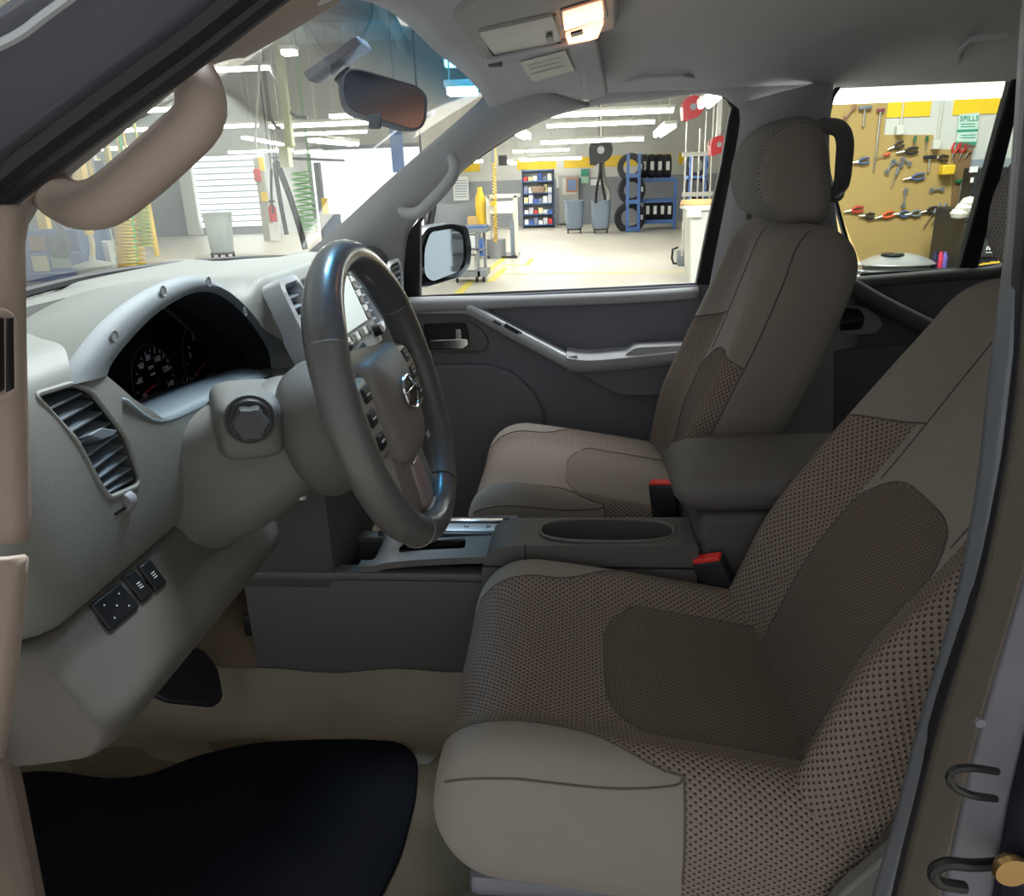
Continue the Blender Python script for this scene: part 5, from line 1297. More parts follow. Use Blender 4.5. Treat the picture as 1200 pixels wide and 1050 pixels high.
# black bag on the fourth shelf
z = shelf_z[3]; x = (a.x + b.x) / 2
BG = thing('tool_bag', 'black-handled tan tool bag on the parts shelf', 'bag', (x, SHY - .05, z))
MB().rbox((x - .2, SHY - .1, z), (x + .2, SHY + .0, z + .20), .03).build('bag_body', mat('tan_bag', (150, 130, 110), .8), BG)
MB().tube([(x - .2, SHY - .06, z + .08), (x - .16, SHY - .06, z + .22), (x, SHY - .06, z + .27), (x + .16, SHY - .06, z + .22), (x + .2, SHY - .06, z + .08)], .03, 8).build('bag_handle', M_BLACK, BG)

# ---- cabinets, boards and papers on the far wall --------------------------------------
EC = thing('electrical_cabinet', 'grey electrical cabinet on the wall right of the parts shelf', 'cabinet', tuple(PY(667, 262, WY - .3)))
bx(655, 206, 678, 262, WY - .3, .26, mat('cabinet_grey', (176, 178, 176), .6), 'cabinet_body', EC, .01); bx(659, 209, 675, 228, WY - .32, .02, M_STEELW, 'cabinet_door', EC)
NBd = thing('notice_board', 'small blue notice board in an orange frame on the cabinet', 'board', tuple(PY(669, 224, WY - .36)))
bx(663.5, 208, 676.5, 225, WY - .36, .03, mat('orange_wood', (190, 130, 80), .6), 'board_frame', NBd); bx(665, 210, 675, 223, WY - .375, .015, mat('blue_sheet', (120, 140, 180), .7), 'board_sheet', NBd)
GS = thing('green_safety_sign', 'green and white safety sign on the far wall', 'sign', tuple(PY(685, 215, WY - .1)))
bx(681, 198, 690, 206, WY - .08, .03, M_GREENP, 'sign_panel', GS); bx(681, 207, 690, 215, WY - .08, .03, mat('pale_green', (170, 210, 190), .7), 'sign_panel', GS)
WP = thing('wall_chart', 'large white printed chart on the wall behind the cart', 'chart', tuple(PY(541, 235, WY - .1)))
bx(531, 207, 549, 235, WY - .1, .03, M_PAPER, 'chart_sheet', WP)
for k in range(7): bx(533, 211 + 3.2 * k, 547, 212 + 3.2 * k, WY - .11, .01, mat('print_blue_grey', (150, 165, 190), .7), 'print_line', WP)
for k, (x0, y0, x1, y1) in enumerate(((692, 210, 704, 217), (652, 208, 658, 220))):
    o = bx(x0, y0, x1, y1, WY - .1, .03, M_PAPER, 'wall_notice', None); tag(o, ('small pale notice on the far wall right of the green sign', 'narrow pale notice beside the electrical cabinet')[k], 'notice')

# ---- tire rack -------------------------------------------------------------------
def tire(c, Ro, w, axis, label, group, sticker=True, rz=0):
    T = thing('tire', label, 'tire', (c[0], c[1], c[2] - Ro), group)
    prof = [(Ro * .56, -w * .35), (Ro * .62, -w * .5), (Ro * .90, -w * .5), (Ro * .985, -w * .38), (Ro, -w * .2), (Ro, w * .2), (Ro * .985, w * .38), (Ro * .90, w * .5), (Ro * .62, w * .5), (Ro * .56, w * .35)]
    M = Matrix.Rotation(rz, 3, 'Z'); rows = []
    for r_, h in prof:
        rows.append([Vector(c) + M @ Vector({'y': (r_ * math.cos(q), h, r_ * math.sin(q)), 'x': (h, r_ * math.cos(q), r_ * math.sin(q))}[axis]) for q in np.linspace(0, 2 * math.pi, 28, endpoint=False)])
    MB().grid(rows, cu=True, cv=True).build('tire_carcass', M_TIRE, T, smooth=40)
    if sticker:
        if axis == 'x':
            MB().box((c[0] - w * .25, c[1] - Ro - .012, c[2] - .10), (c[0] + w * .2, c[1] - Ro + .01, c[2] + .12)).build('tire_label', M_PAPER, T)
        else:
            MB().box((c[0] + Ro * .66, c[1] - w * .5 - .012, c[2] - .05), (c[0] + Ro * .8, c[1] - w * .45, c[2] + .07)).build('tire_label', M_PAPER, T)
    return T
RKY = 21.7
RK = thing('tire_rack', 'blue steel tire rack with an upright tower and a low shelf', 'rack', tuple(PZ(742, 272, 0)))
def rpost(x, y0, y1, Y): a, b = PY(x, (y0 + y1) / 2, Y), PY(x, y0, Y); MB().box((a.x - .04, Y - .03, 0), (a.x + .04, Y + .03, b.z)).build('rack_post', M_BLUE, RK)
def rbeam(x0, x1, y, Y, h=.06, D=.05): a, b = PY(x0, y, Y), PY(x1, y, Y); MB().box((a.x, Y - .02, a.z - h), (b.x, Y + D, a.z + h)).build('rack_beam', M_BLUE, RK)
rpost(735.5, 180, 280, RKY); rpost(748.5, 180, 280, RKY + .1); rpost(735.5, 182, 270, RKY + .9); rpost(748.5, 182, 270, RKY + .9)
for y in (206, 237, 269): rbeam(734, 750, y, RKY, .05, .95)
rpost(791, 211, 262, RKY + .8); rpost(791, 211, 262, RKY + 1.6)
for y in (211.5, 236, 260.5): rbeam(750, 792, y, RKY + .8, .05, .85)
for px, py, r_, nm in ((739, 196, .36, 'top'), (740, 222.5, .38, 'middle'), (738, 255, .43, 'bottom')):
    p = PY(px, py, RKY + .5); tire((p.x, p.y, p.z), r_, .26, 'y', 'large tire lying at the %s of the blue tower rack' % nm, 'tires on the blue rack')
for k, px in enumerate((754, 763, 772, 781)):
    p = PY(px, 211, RKY + 1.1); z0 = p.z + .05; tire((p.x, p.y, z0 + .31), .31, .2, 'x', 'upright tire on top of the low blue shelf, %s from left' % rnk[k], 'tires on the blue rack')
for k, px in enumerate((758, 766.5, 775, 783)):
    p = PY(px, 260, RKY + 1.1); z0 = p.z + .05; tire((p.x, p.y, z0 + .27), .27, .19, 'x', 'upright tire on the bottom of the low blue shelf, %s from left' % rnk[k], 'tires on the blue rack')

# ---- hose drops and reels --------------------------------------------------------
def reel(px, py, Y, r_, label, m_=M_RED):
    p = PY(px, py, Y); T = thing('hose_reel', label, 'hose reel', (p.x, p.y, p.z - r_), 'hose reels')
    MB().lathe([(r_ * .5, -.14), (r_, -.14), (r_, -.10), (r_ * .7, -.09), (r_ * .7, .09), (r_, .10), (r_, .14), (r_ * .5, .14)], p, 'y', 24).build('reel_drum', m_, T, smooth=40)
    MB().lathe([(0, -.16), (r_ * .3, -.16), (r_ * .32, -.13)], p, 'y', 16).build('reel_hub', M_STEELG, T)
    MB().box((p.x - .03, p.y - .03, p.z + r_ * .8), (p.x + .03, p.y + .03, 5.6)).build('reel_bracket', M_STEELW, T)
    MB().prism([p + Vector((-r_, -.15, 0)), p + Vector((-r_ * .9, -.15, -r_ * 1.15)), p + Vector((-r_ * .4, -.15, -r_ * 1.2)), p + Vector((0, -.15, -r_ * .9))], (0, .3, 0)).build('reel_guide', m_, T)
    return T
reel(811, 126, 12.2, .15, 'red hose reel hanging in the rear corner of the passenger window')
reel(841, 170, 12, .12, 'second red hose reel near the window frame')
reel(704, 176, 21, .30, 'dark round hose reel above the trash cans', M_TIRE)
def hoses(pxs, Y, r_, label, m_=M_BLACK, hang=True):
    pts = resample(spline([tuple(PY(x, y, Y)) for x, y in pxs], 40), 30); rr = [r_] * 30
    if hang: p = pts[0]; pts = [Vector((p.x, p.y, 5.6)), Vector((p.x, p.y, p.z + .06))] + pts; rr = [.012, .012] + rr
    o = MB().tube(pts, rr, 8).build('hanging_hose', m_); return tag(o, label, 'hose', 'hanging hoses')
hoses(((703, 100), (703, 150), (703, 198), (699, 222), (698, 238)), 21.4, .035, 'black exhaust hose over the right trash can, left strand')
hoses(((704, 100), (704, 150), (704, 200), (707, 222), (710, 238)), 21.5, .035, 'black exhaust hose over the right trash can, middle strand')
hoses(((706, 190), (709, 214), (714, 226), (712, 240)), 21.6, .05, 'silver flexible duct end beside the black exhaust hoses', M_STEELC)
hoses(((322, 192), (325, 215), (330, 245), (336, 275)), 17, .05, 'black hose hanging right of the roll-up door, left strand')
hoses(((324, 190), (334, 215), (346, 250), (358, 292)), 17.5, .07, 'thick black hose hanging right of the roll-up door, right strand')
hoses(((318, 200), (318, 230), (320, 250)), 17, .03, 'thin black hose beside the fire extinguisher')
hoses(((66, 250), (72, 270), (80, 290), (74, 300), (68, 285), (62, 300)), 13.28, .05, 'dark hose looped in front of the blue cabinet', M_BLACK, False)
hoses(((306, 44), (303, 90), (300, 140), (299, 176)), 14, .03, 'pale cable hanging down the left part of the windshield', M_STEELW)
hoses(((500, 280), (504, 262), (508, 240)), 9, .04, 'dark hose hanging in front of the mirror', M_BLACK)
def coil(x0, y0, x1, y1, Y, R_, r_, turns, label, m_):
    a, b = PY(x0, y0, Y), PY(x1, y1, Y); n = turns * 12; pts = [Vector((a.x + R_, a.y, 5.6)), Vector((a.x + R_, a.y, a.z + .1))]
    for i in range(n + 1):
        t = i / n; q = 2 * math.pi * turns * t; pts.append(a.lerp(b, t) + Vector((R_ * math.cos(q), R_ * math.sin(q), 0)))
    o = MB().tube(pts, r_, 5).build('coiled_hose', m_); return tag(o, label, 'coiled hose', 'coiled air hoses')
coil(139, 222, 150, 322, 14.0, .15, .022, 26, 'yellow coiled air hose hanging in front, left one', M_YPL)
coil(146, 226, 154, 318, 14.55, .10, .045, 13, 'bright green coiled air hose between two yellow ones', M_GPL)
coil(163, 215, 172, 288, 15.0, .12, .025, 16, 'thin yellow-green coiled hose, right one', mat('yellow_green', (190, 196, 60), .5))
coil(156, 250, 166, 320, 15.4, .10, .03, 12, 'yellow coiled hose lying behind the green one', M_YPL)
coil(352, 200, 362, 270, 18.4, .22, .022, 11, 'pale green coiled hose right of the black hoses', mat('pale_green_hose', (150, 196, 150), .5))
coil(579, 190, 581, 284, 15.2, .035, .009, 26, 'yellow coiled cable on the tire machine', M_YPL)

# ---- tire machine / service stand --------------------------------------------------
TM = thing('tire_machine', 'grey service stand with a white frame and a drum base', 'machine', tuple(PZ(588, 303, 0)))
Ym = 15.4
for x in (572.5, 605): bx(x - 2, 229, x + 2, 304, Ym, .08, M_STEELW, 'frame_post', TM)
for x in (574, 603): bx(x - 2, 230, x + 2, 296, Ym + .6, .08, M_STEELW, 'frame_post', TM)
bx(571, 228, 607, 232, Ym, .66, M_STEELW, 'frame_top', TM); bx(573, 236, 604, 250, Ym + .02, .05, mat('white_panel', (236, 236, 230), .6), 'front_panel', TM)
bx(571, 300, 606, 304, Ym - .05, .8, M_TOOLBLK, 'base_plate', TM); bx(598, 258, 602, 300, Ym + .1, .1, M_CAN, 'upright', TM)
p = PY(582, 302, Ym + .1); MB().cyl((p.x, p.y, p.z), (p.x, p.y, PY(582, 280, Ym + .1).z), .19, 20).build('drum', M_STEELG, TM)
bx(577, 165, 581, 282, Ym + .3, .07, M_STEELG, 'mast', TM)
bx(584, 182, 594, 194, Ym + .3, .1, M_BLACK, 'mast_head', TM); bx(575, 236, 581, 241, Ym - .08, .08, M_YPL, 'yellow_knob', TM)
o = MB().lathe([(0, 0), (.10, 0), (.10, .5), (.05, .62), (.05, .7), (0, .7)], Vector((PY(564, 262, 15.6).x, 15.6, PY(564, 264, 15.4).z)), 'z', 14).build('gas_bottle', M_YPL); tag(o, 'yellow bottle standing behind the grey cart', 'bottle')
BXC = bx(548, 254, 560, 263.6, 15.5, .3, mat('cardboard', (214, 178, 120), .8), 'cardboard_box'); tag(BXC, 'cardboard box behind the grey cart', 'box')
bench = thing('work_bench', 'grey bench behind the cart with a stained backboard', 'bench', tuple(PZ(545, 300, 0)))
bx(500, 264, 566, 267, 15.4, .7, M_STEELG, 'bench_top', bench); bx(512, 239, 560, 264, 16.1, .04, M_WALLL, 'backboard', bench)
for x in (505, 561): bx(x, 267, x + 3, 302, 15.5, .06, M_STEELG, 'bench_leg', bench)
# service cart with a blue top
CT = thing('service_cart', 'grey two-shelf service cart with a blue mat on top', 'cart', tuple(PZ(556, 332, 0))); Yc_ = 11.7
for x in (534, 560, 568): bx(x - 1.5, 272, x + 1.5, 325, Yc_ + (.5 if x == 568 else 0), .05, M_STEELG, 'cart_post', CT)
bx(532, 268, 570, 273, Yc_, .55, M_STEELG, 'cart_top', CT); bx(545, 265.5, 569, 268, Yc_ + .05, .4, M_BLUE, 'blue_mat', CT)
bx(532, 318, 570, 325, Yc_, .55, M_STEELG, 'cart_shelf', CT); bx(536, 292, 566, 294, Yc_, .5, M_STEELG, 'cart_shelf', CT)
bx(538, 276, 557, 291, Yc_ + .05, .3, M_PAPER, 'paper_stack', CT); bx(538, 300, 556, 317, Yc_ + .05, .3, M_STEELW, 'supply_box', CT); bx(560, 280, 566, 300, Yc_ + .1, .2, M_BLUE, 'supply_box', CT)
for x in (536, 559, 567):
    p = PY(x, 329, Yc_ + .1); MB().cyl((p.x, p.y, .0), (p.x, p.y, max(.06, PY(x, 324, Yc_ + .1).z)), .02, 8).build('caster', M_BLACK, CT)

# ---- right edge of the passenger window: lift rails, bin, satchel, rack ------------------
LF = thing('lift_column', 'white vertical lift rails beside the window frame', 'lift', tuple(PZ(822, 318, 0))); Yl = 13.0
for x, y0 in ((802, 130), (809, 178), (817, 150), (824, 130), (833, 100)): bx(x, y0, x + 1.3, 300, Yl + .1 * (x % 3), .05, M_STEELW, 'lift_rail', LF)
for y in (178, 225): bx(800, y, 836, y + 5, Yl - .03, .05, M_STEELW, 'cross_bar', LF)
BR = thing('wheel_rack', 'blue rack loaded with dark wheels behind the white lift rails', 'rack', tuple(PZ(818, 300, 0)))
for x in (807, 824): bx(x, 178, x + 2.5, 300, 14.5, .08, M_BLUE, 'rack_post', BR)
for y in (206, 236, 262): bx(806, y, 828, y + 3, 14.5, .6, M_BLUE, 'rack_beam', BR)
for k, y in enumerate((193, 219, 248)):
    p = PY(815, y, 14.8); tire((p.x, p.y, p.z), .22, .2, 'y', 'dark wheel in the blue rack behind the lift rails, %s' % ('top one', 'middle one', 'bottom one')[k], 'wheels behind the lift')
WB = thing('white_bin', 'large white wheeled bin at the rear edge of the passenger window', 'bin', tuple(PZ(822, 332, 0))); Yb = 10.4
a, b = PY(805, 330, Yb), PY(846, 246, Yb); a.z = 0.0
rows = [[Vector((a.x + .05, Yb, a.z)), Vector((b.x, Yb, a.z)), Vector((b.x, Yb + .6, a.z)), Vector((a.x + .05, Yb + .6, a.z))], [Vector((a.x, Yb - .03, b.z)), Vector((b.x + .05, Yb - .03, b.z)), Vector((b.x + .05, Yb + .63, b.z)), Vector((a.x, Yb + .63, b.z))]]
MB().grid(rows, cv=True, cap=True).build('bin_body', mat('bin_white', (222, 222, 214), .5), WB, smooth=0, bevel=.02)
MB().rbox((a.x - .05, Yb - .08, b.z), (b.x + .1, Yb + .68, b.z + .05), .02).build('bin_lid', mat('bin_lid', (236, 236, 230), .45), WB)
MB().rbox((a.x - .05, Yb - .09, b.z - .08), (a.x + .14, Yb - .03, b.z), .015).build('bin_handle', mat('bin_lid', (236, 236, 230)), WB)
SB = thing('satchel', 'black handled grey case on the floor by the white bin', 'case', tuple(PZ(798, 294, 0)))
p = PZ(797, 294, 0); p = Vector((p.x, 13.4, 0)); p.x = PY(797, 290, 13.4).x; MB().rbox((p.x - .05, 13.3, p.z), (p.x + .13, 13.5, p.z + .26), .03).build('case_body', M_STEELG, SB)
MB().tube([(p.x - .03, 13.4, p.z + .30), (p.x - .12, 13.4, p.z + .27), (p.x - .13, 13.4, p.z + .12), (p.x - .10, 13.4, p.z + .04), (p.x + .02, 13.4, p.z + .03)], .02, 8).build('case_handle', M_BLACK, SB)
o = MB().lathe([(.0, 0), (.22, 0), (.24, .05), (.22, .1), (0, .1)], PY(818, 243, 10.9), 'z', 20).build('wood_disc', mat('pale_wood', (214, 176, 120), .7)); tag(o, 'round tan lid lying on top of the white bin', 'lid')

# ---- floor markings ------------------------------------------------------------------
M_FLY = mat('floor_yellow', (226, 206, 90), .6)
def floorline(a, b, w, label):
    A, B = PZ(*a, 0), PZ(*b, 0); d = (B - A).normalized(); nn = Vector((-d.y, d.x, 0)) * w
    o = MB().prism([A + nn, B + nn, B - nn, A - nn], (0, 0, .004)).build('floor_line', M_FLY); return st(o, label)
floorline((571, 318), (590, 303), .05, 'yellow floor line beside the service stand'); floorline((574, 330), (592, 314), .06, 'yellow floor line in front of the service stand')
floorline((585, 321.5), (850, 318), .025, 'long thin yellow floor line across the aisle'); floorline((618, 311), (623, 303), .05, 'short yellow tick on the floor')
floorline((535, 346), (553, 329), .06, 'yellow floor line at the bottom of the passenger window'); floorline((588, 311), (622, 310), .03, 'faint yellow floor line joining the tick')

# ---- left of the windshield: blue cabinet, pedestal, posts -----------------------------------
BC = thing('blue_tool_cabinet', 'big blue tool cabinet with open compartments at the far left', 'cabinet', tuple(PZ(60, 334, 0))); Yb = 13.2
bx(22, 270, 96, 336, Yb + .15, .7, mat('cabinet_blue', (62, 92, 160), .5), 'cabinet_body', BC, .02)
for x0, y0, x1, y1, m_ in ((34, 277, 52, 294, mat('brown_parts', (150, 110, 80), .7)), (38, 300, 56, 318, mat('cream_parts', (216, 206, 170), .7)), (56, 276, 80, 298, M_TOOLBLK), (60, 302, 82, 314, mat('grey_parts', (150, 156, 150), .7))):
    bx(x0, y0, x1, y1, Yb + .11, .05, m_, 'compartment', BC)
for y in (296, 319): bx(22, y, 96, y + 2, Yb + .08, .08, mat('cabinet_blue_light', (100, 130, 190), .5), 'cabinet_rail', BC)
PDL = thing('pedestal_stand', 'yellow-topped pole standing on a pale grey drum base', 'stand', tuple(PZ(110, 326, 0)))
p = PY(112, 322, 12.8); q = PY(112, 312, 12.8); MB().lathe([(.28, p.z - .15), (.28, q.z), (.33, q.z), (.33, q.z + .03), (.06, q.z + .10), (.05, q.z + .16), (0, q.z + .16)], (p.x, p.y, 0), 'z', 24).build('drum_base', mat('pale_drum', (186, 190, 180), .5), PDL)
MB().tube([(p.x, p.y, q.z + .1), tuple(PY(108, 285, 12.8)), tuple(PY(102, 262, 12.8)), tuple(PY(98, 250, 12.8))], .045, 10).build('pole', mat('pole_cream', (206, 196, 150), .5), PDL)
MB().tube([tuple(PY(105, 275, 12.8)), tuple(PY(101, 262, 12.8)), tuple(PY(97, 248, 12.8))], .075, 10).build('yellow_sleeve', M_YPL, PDL)
o = bx(100, 284, 130, 326, 14.15, .5, mat('white_cabinet', (228, 232, 234), .5), 'white_cabinet'); tag(o, 'low white cabinet behind the pedestal stand', 'cabinet')
for k, (x0, y0, x1, y1, Y, m_, lab) in enumerate(((49, 240, 60, 330, 16, M_YPL, 'yellow post behind the blue tool cabinet'), (116, 262, 124, 282, 15, M_BLUE, 'blue lever box behind the coiled hoses'), (116, 287, 146, 340, 14.8, M_BLUED, 'dark blue machine base left of the coiled hoses'), (176, 214, 179, 330, 18, M_YPL, 'slim yellow post right of the coiled hoses'))):
    o = bx(x0, y0, x1, y1, Y, .15, m_, ('yellow_post', 'lever_box', 'machine_base', 'yellow_post')[k], None, .01); tag(o, lab, ('post', 'box', 'machine', 'post')[k])
AF = thing('frame_machine', 'blue and yellow lift posts seen through the driver grab handle', 'lift', tuple(PZ(112, 320, 0)))
bx(84, 186, 96, 215, 17, .2, M_YPL, 'yellow_panel', AF); bx(104, 186, 114, 215, 17, .2, M_YPL, 'yellow_panel', AF); bx(112, 188, 123, 212, 15, .2, M_BLUED, 'motor', AF); bx(117, 160, 121, 320, 15.3, .1, M_STEELW, 'mast', AF); bx(124, 165, 129, 215, 15, .1, M_YPL, 'mast', AF)
bx(40, 215, 100, 218, 17, .1, M_STEELW, 'cross_bar', AF)
# column with yellow guard, red box, extinguisher right of the roll-up door
YG = thing('guard_post', 'yellow-striped guard post right of the roll-up door', 'post', tuple(PZ(308, 290, 0))); Yg = 22.5
bx(303, 184, 313, 283, Yg, .2, mat('post_grey', (168, 168, 158), .6), 'post_body', YG); bx(303, 184, 309, 200, Yg - .02, .03, M_YPL, 'yellow_band', YG); bx(306, 225, 313, 236, Yg - .02, .03, M_YPL, 'yellow_band', YG)
o = bx(297, 198, 304, 213, 22.38, .12, M_RED, 'alarm_box', None, .02); tag(o, 'red alarm box on the roll-up door edge', 'box')
FE = thing('fire_extinguisher', 'red fire extinguisher on the pale wall panel', 'extinguisher', tuple(PY(321, 261, 22)))
p = PY(321, 260, 22); MB().lathe([(0, 0), (.11, 0), (.11, .38), (.06, .46), (.03, .48), (.03, .54), (0, .54)], p, 'z', 16).build('cylinder', M_RED, FE); MB().box((p.x - .06, p.y - .05, p.z + .52), (p.x + .1, p.y + .02, p.z + .58)).build('valve', M_BLACK, FE)
o = bx(316, 262, 326, 282, 22, .2, M_PAPER, 'sign_board', None); tag(o, 'white board leaning under the fire extinguisher', 'board')
HP = thing('hanging_pole', 'pale yellow-green lift pole hanging in the middle of the windshield', 'pole', tuple(PY(331, 196, 15)))
bx(327, 40, 335, 172, 15, .15, mat('pale_yellow_green', (206, 208, 178), .6), 'pole_body', HP); bx(327, 172, 338, 196, 14.95, .2, mat('pole_box', (216, 216, 190), .6), 'pole_box', HP)
for k, (x0, y0, x1, y1) in enumerate(((314, 75, 327, 95), (335, 128, 360, 138), (318, 140, 329, 150))):
    MB().tube([PY(x0, y0, 15.1), PY((x0 + x1) / 2, (y0 + y1) / 2 + 4, 15.1), PY(x1, y1, 15.1)], .03, 6).build('pole_bracket', M_STEELG, HP)
for k, (x0, y0, x1, y1, m_, lab, nm, ct) in enumerate(((374, 190, 380, 320, M_STEELG, 'grey bumper post at the bright doorway', 'door_post', 'post'), (381, 232, 386, 320, M_YPL, 'yellow bollard at the bright doorway', 'yellow_bollard', 'post'), (380, 251, 400, 275, M_CAN, 'blue-grey drum in front of the bright doorway', 'drum', 'drum'))):
    o = bx(x0, y0, x1, 320 if k < 3 else y1, 20 - .3 * k, .2, m_, nm, None, .01); tag(o, lab, ct)
HC = thing('hanging_cover', 'blue-grey cover hanging at the edge of the bright doorway', 'cover', tuple(PY(465, 202, 12)))
bx(458, 150, 472, 202, 12, .06, mat('blue_cover', (110, 132, 166), .7), 'cover_cloth', HC, .01); p = PY(465, 152, 12); MB().cyl(p + Vector((0, .03, 0)), (p.x, p.y + .03, 5.6), .01, 6).build('hanger_cord', M_STEELG, HC)
o = MB().tube([tuple(PY(x, 184 + .04 * (x - 300), 18)) for x in (318, 350, 380, 404)], .03, 6).build('air_line', M_STEELG); st(o, 'grey air line across the doorway under the lights')

# ---- tool board behind the rear window -----------------------------------------------
TY = 7.0
st(MB().box((1.75, TY + .02, 1.50), (9, TY + .2, 5.6)).build('wall_tool', M_WALLU), 'pale upper wall behind the tool board')
st(MB().box((1.75, TY + .02, 0), (9, TY + .2, 1.50)).build('wall_tool_lower', mat('wall_blue_grey', (150, 158, 166), .8)), 'grey-blue lower wall behind the tool board')
for k, (x0, y0, x1, y1) in enumerate(((1040, 108, 1091, 137), (1118, 106, 1215, 133))):
    st(wallbox(x0, y0, x1, y1, TY + .02, .008, M_YEL, 'trim_block'), ('yellow painted block above the tool board, left', 'yellow painted block above the green poster')[k])
TB = thing('tool_board', 'tan pegboard covered with hanging hand tools', 'tool board', tuple(PY(1050, 318, TY)))
def tp(x, y, d=0.0): return PY(x, y, TY - d)
MB().prism([tp(*q) for q in ((940, 112), (1041, 108), (1036, 158), (1094, 158), (1094, 175), (1138, 175), (1136, 225), (1128, 322), (935, 330))], (0, .018, 0)).build('board_panel', M_WOOD, TB)
MB().prism([tp(*q) for q in ((1118, 178), (1139, 176), (1122, 275), (1112, 270))], (0, -.01, 0)).build('board_edge', mat('brown_board', (128, 100, 64), .8), TB)
def handle_tool(nm, x, y, ang, ln, hcol, label, kind):
    """hand tool hung on the board: pixel position of its grip, angle, length (m)"""
    c = tp(x, y, .02); T = thing(nm, label, nm.replace('_', ' '), tuple(c), 'tools on the tool board')
    d = Vector((math.cos(R(ang)), 0, math.sin(R(ang)))); n_ = Vector((-d.z, 0, d.x)); hm = mat('grip_%d_%d_%d' % hcol, hcol, .5)
    if kind == 'pliers':
        for s in (-1, 1):
            MB().tube([c, c + d * ln * .5 + n_ * s * .022, c + d * ln + n_ * s * .016], [.007, .010, .008], 8).build('grip', hm, T)
        MB().tube([c + d * .01, c - d * ln * .45], [.012, .004], 8).build('jaw', M_STEELC, T)
    elif kind == 'driver':
        MB().tube([c, c + d * ln * .4], [.013, .011], 8).build('grip', hm, T); MB().cyl(c, c - d * ln * .6, .004, 6).build('shaft', M_STEELC, T)
    elif kind == 'bar':
        MB().tube([c + d * ln * .5, c, c - d * ln * .5], [.008, .009, .006], 8).build('bar', M_STEELC, T); MB().rbox((-.03, -.01, -.012), (.03, .01, .012), .004, frame(c + d * ln * .5, n_, d)).build('head', hm, T)
    elif kind == 'wrench':
        MB().tube([c - d * ln * .5, c + d * ln * .5], .007, 8).build('shank', hm, T)
        for s in (-1, 1):
            MB().tube([c + d * s * ln * .5 + Vector((.016 * math.cos(q), 0, .016 * math.sin(q))) for q in np.linspace(0, 2 * math.pi, 12, endpoint=False)], .005, 6, closed=True).build('jaw', hm, T)
    elif kind == 'hammer':
        MB().cyl(c, c - Vector((0, 0, ln)), .009, 8).build('handle', M_STEELC, T); MB().rbox((-.05, -.014, -.014), (.05, .014, .014), .005, frame(c, d, n_)).build('head', hm, T)
    return T
BLK, RDC, BLC, ORC, GRC, GYC = (34, 34, 38), (190, 50, 44), (78, 96, 140), (226, 96, 50), (40, 110, 70), (120, 124, 130)
tl = [('hammer', 1014, 126, 4, .14, GYC, 'hammer hanging highest on the tool board', 'hammer'), ('pry_bar', 1028, 165, 90, .46, (130, 60, 80), 'long steel pry bar with a purple head on the tool board', 'bar'),
      ('wrench', 996, 132, 52, .10, (150, 110, 90), 'small brown wrench at the upper left of the tool board', 'wrench'), ('pliers', 1004, 190, 8, .10, BLC, 'blue pliers beside the dark grab handle', 'pliers'),
      ('screwdriver', 1036, 182, 18, .12, ORC, 'orange screwdriver left of the black clamps', 'driver'), ('pliers', 1046, 173, 20, .09, BLK, 'black pliers hung above the black clamps', 'pliers'),
      ('pliers', 1058, 178, 6, .12, BLK, 'black clamps right of the orange screwdriver', 'pliers'), ('wrench', 1043, 196, 60, .08, GYC, 'small grey wrench standing steeply under the black clamps', 'wrench'),
      ('wrench', 1052, 191, -20, .07, GYC, 'short grey bracket wrench under the black clamps', 'wrench'), ('wrench', 1062, 189, -35, .07, GYC, 'grey hook right of the short bracket wrench', 'wrench'),
      ('screwdriver', 1090, 184, 0, .12, BLK, 'black T-handle tool near the red pliers', 'hammer'), ('pliers', 1098, 185, -6, .09, BLK, 'black pliers next to the T-handle tool', 'pliers'),
      ('pliers', 1066, 209, 8, .12, BLC, 'long blue pliers in the middle of the tool board', 'pliers'), ('screwdriver', 1050, 205, 75, .16, GYC, 'thin steel screwdriver hung steeply in the middle of the board', 'driver'),
      ('wrench', 1098, 222, 3, .08, GYC, 'small grey buckle-shaped wrench low right of centre', 'wrench'), ('pliers', 996, 247, 8, .11, RDC, 'red pliers near the passenger seat headrest', 'pliers'),
      ('pliers', 1012, 253, -3, .09, BLK, 'black pliers right of the lower red pliers', 'pliers'), ('pliers', 1032, 254, 14, .11, ORC, 'orange pliers in the bottom row of tools', 'pliers'),
      ('pliers', 1052, 251, 0, .09, BLC, 'blue-grey pliers in the bottom row of tools', 'pliers'), ('pliers', 1066, 251, 6, .09, GYC, 'grey pliers in the bottom row of tools', 'pliers'),
      ('pliers', 1084, 248, 12, .10, BLK, 'black pliers at the right end of the bottom row', 'pliers'), ('screwdriver', 1094, 250, 60, .22, GYC, 'slanting steel rod at the right end of the bottom row, left one', 'driver'),
      ('screwdriver', 1102, 248, 60, .20, GYC, 'slanting steel rod at the right end of the bottom row, right one', 'driver'), ('pliers', 1117, 181, 80, .09, RDC, 'red-handled pliers at the top right corner of the board', 'pliers'),
      ('pliers', 1126, 181, 84, .09, (170, 30, 34), 'darker red pliers at the top right corner of the board', 'pliers'), ('pliers', 1133, 181, 70, .08, (120, 70, 40), 'brown pliers at the top right corner of the board', 'pliers'),
      ('screwdriver', 1072, 166, 90, .11, GRC, 'green-topped hook left on the ledge of the board', 'driver'), ('screwdriver', 1086, 166, 90, .11, (30, 90, 60), 'dark green-topped hook right on the ledge of the board', 'driver'),
      ('wrench', 1060, 232, 88, .12, GYC, 'small steel wrench hanging alone low on the board', 'wrench'), ('hammer', 1127, 212, 2, .30, GRC, 'green-headed long steel rod at the right edge of the board', 'hammer')]
for t in tl: handle_tool(*t)
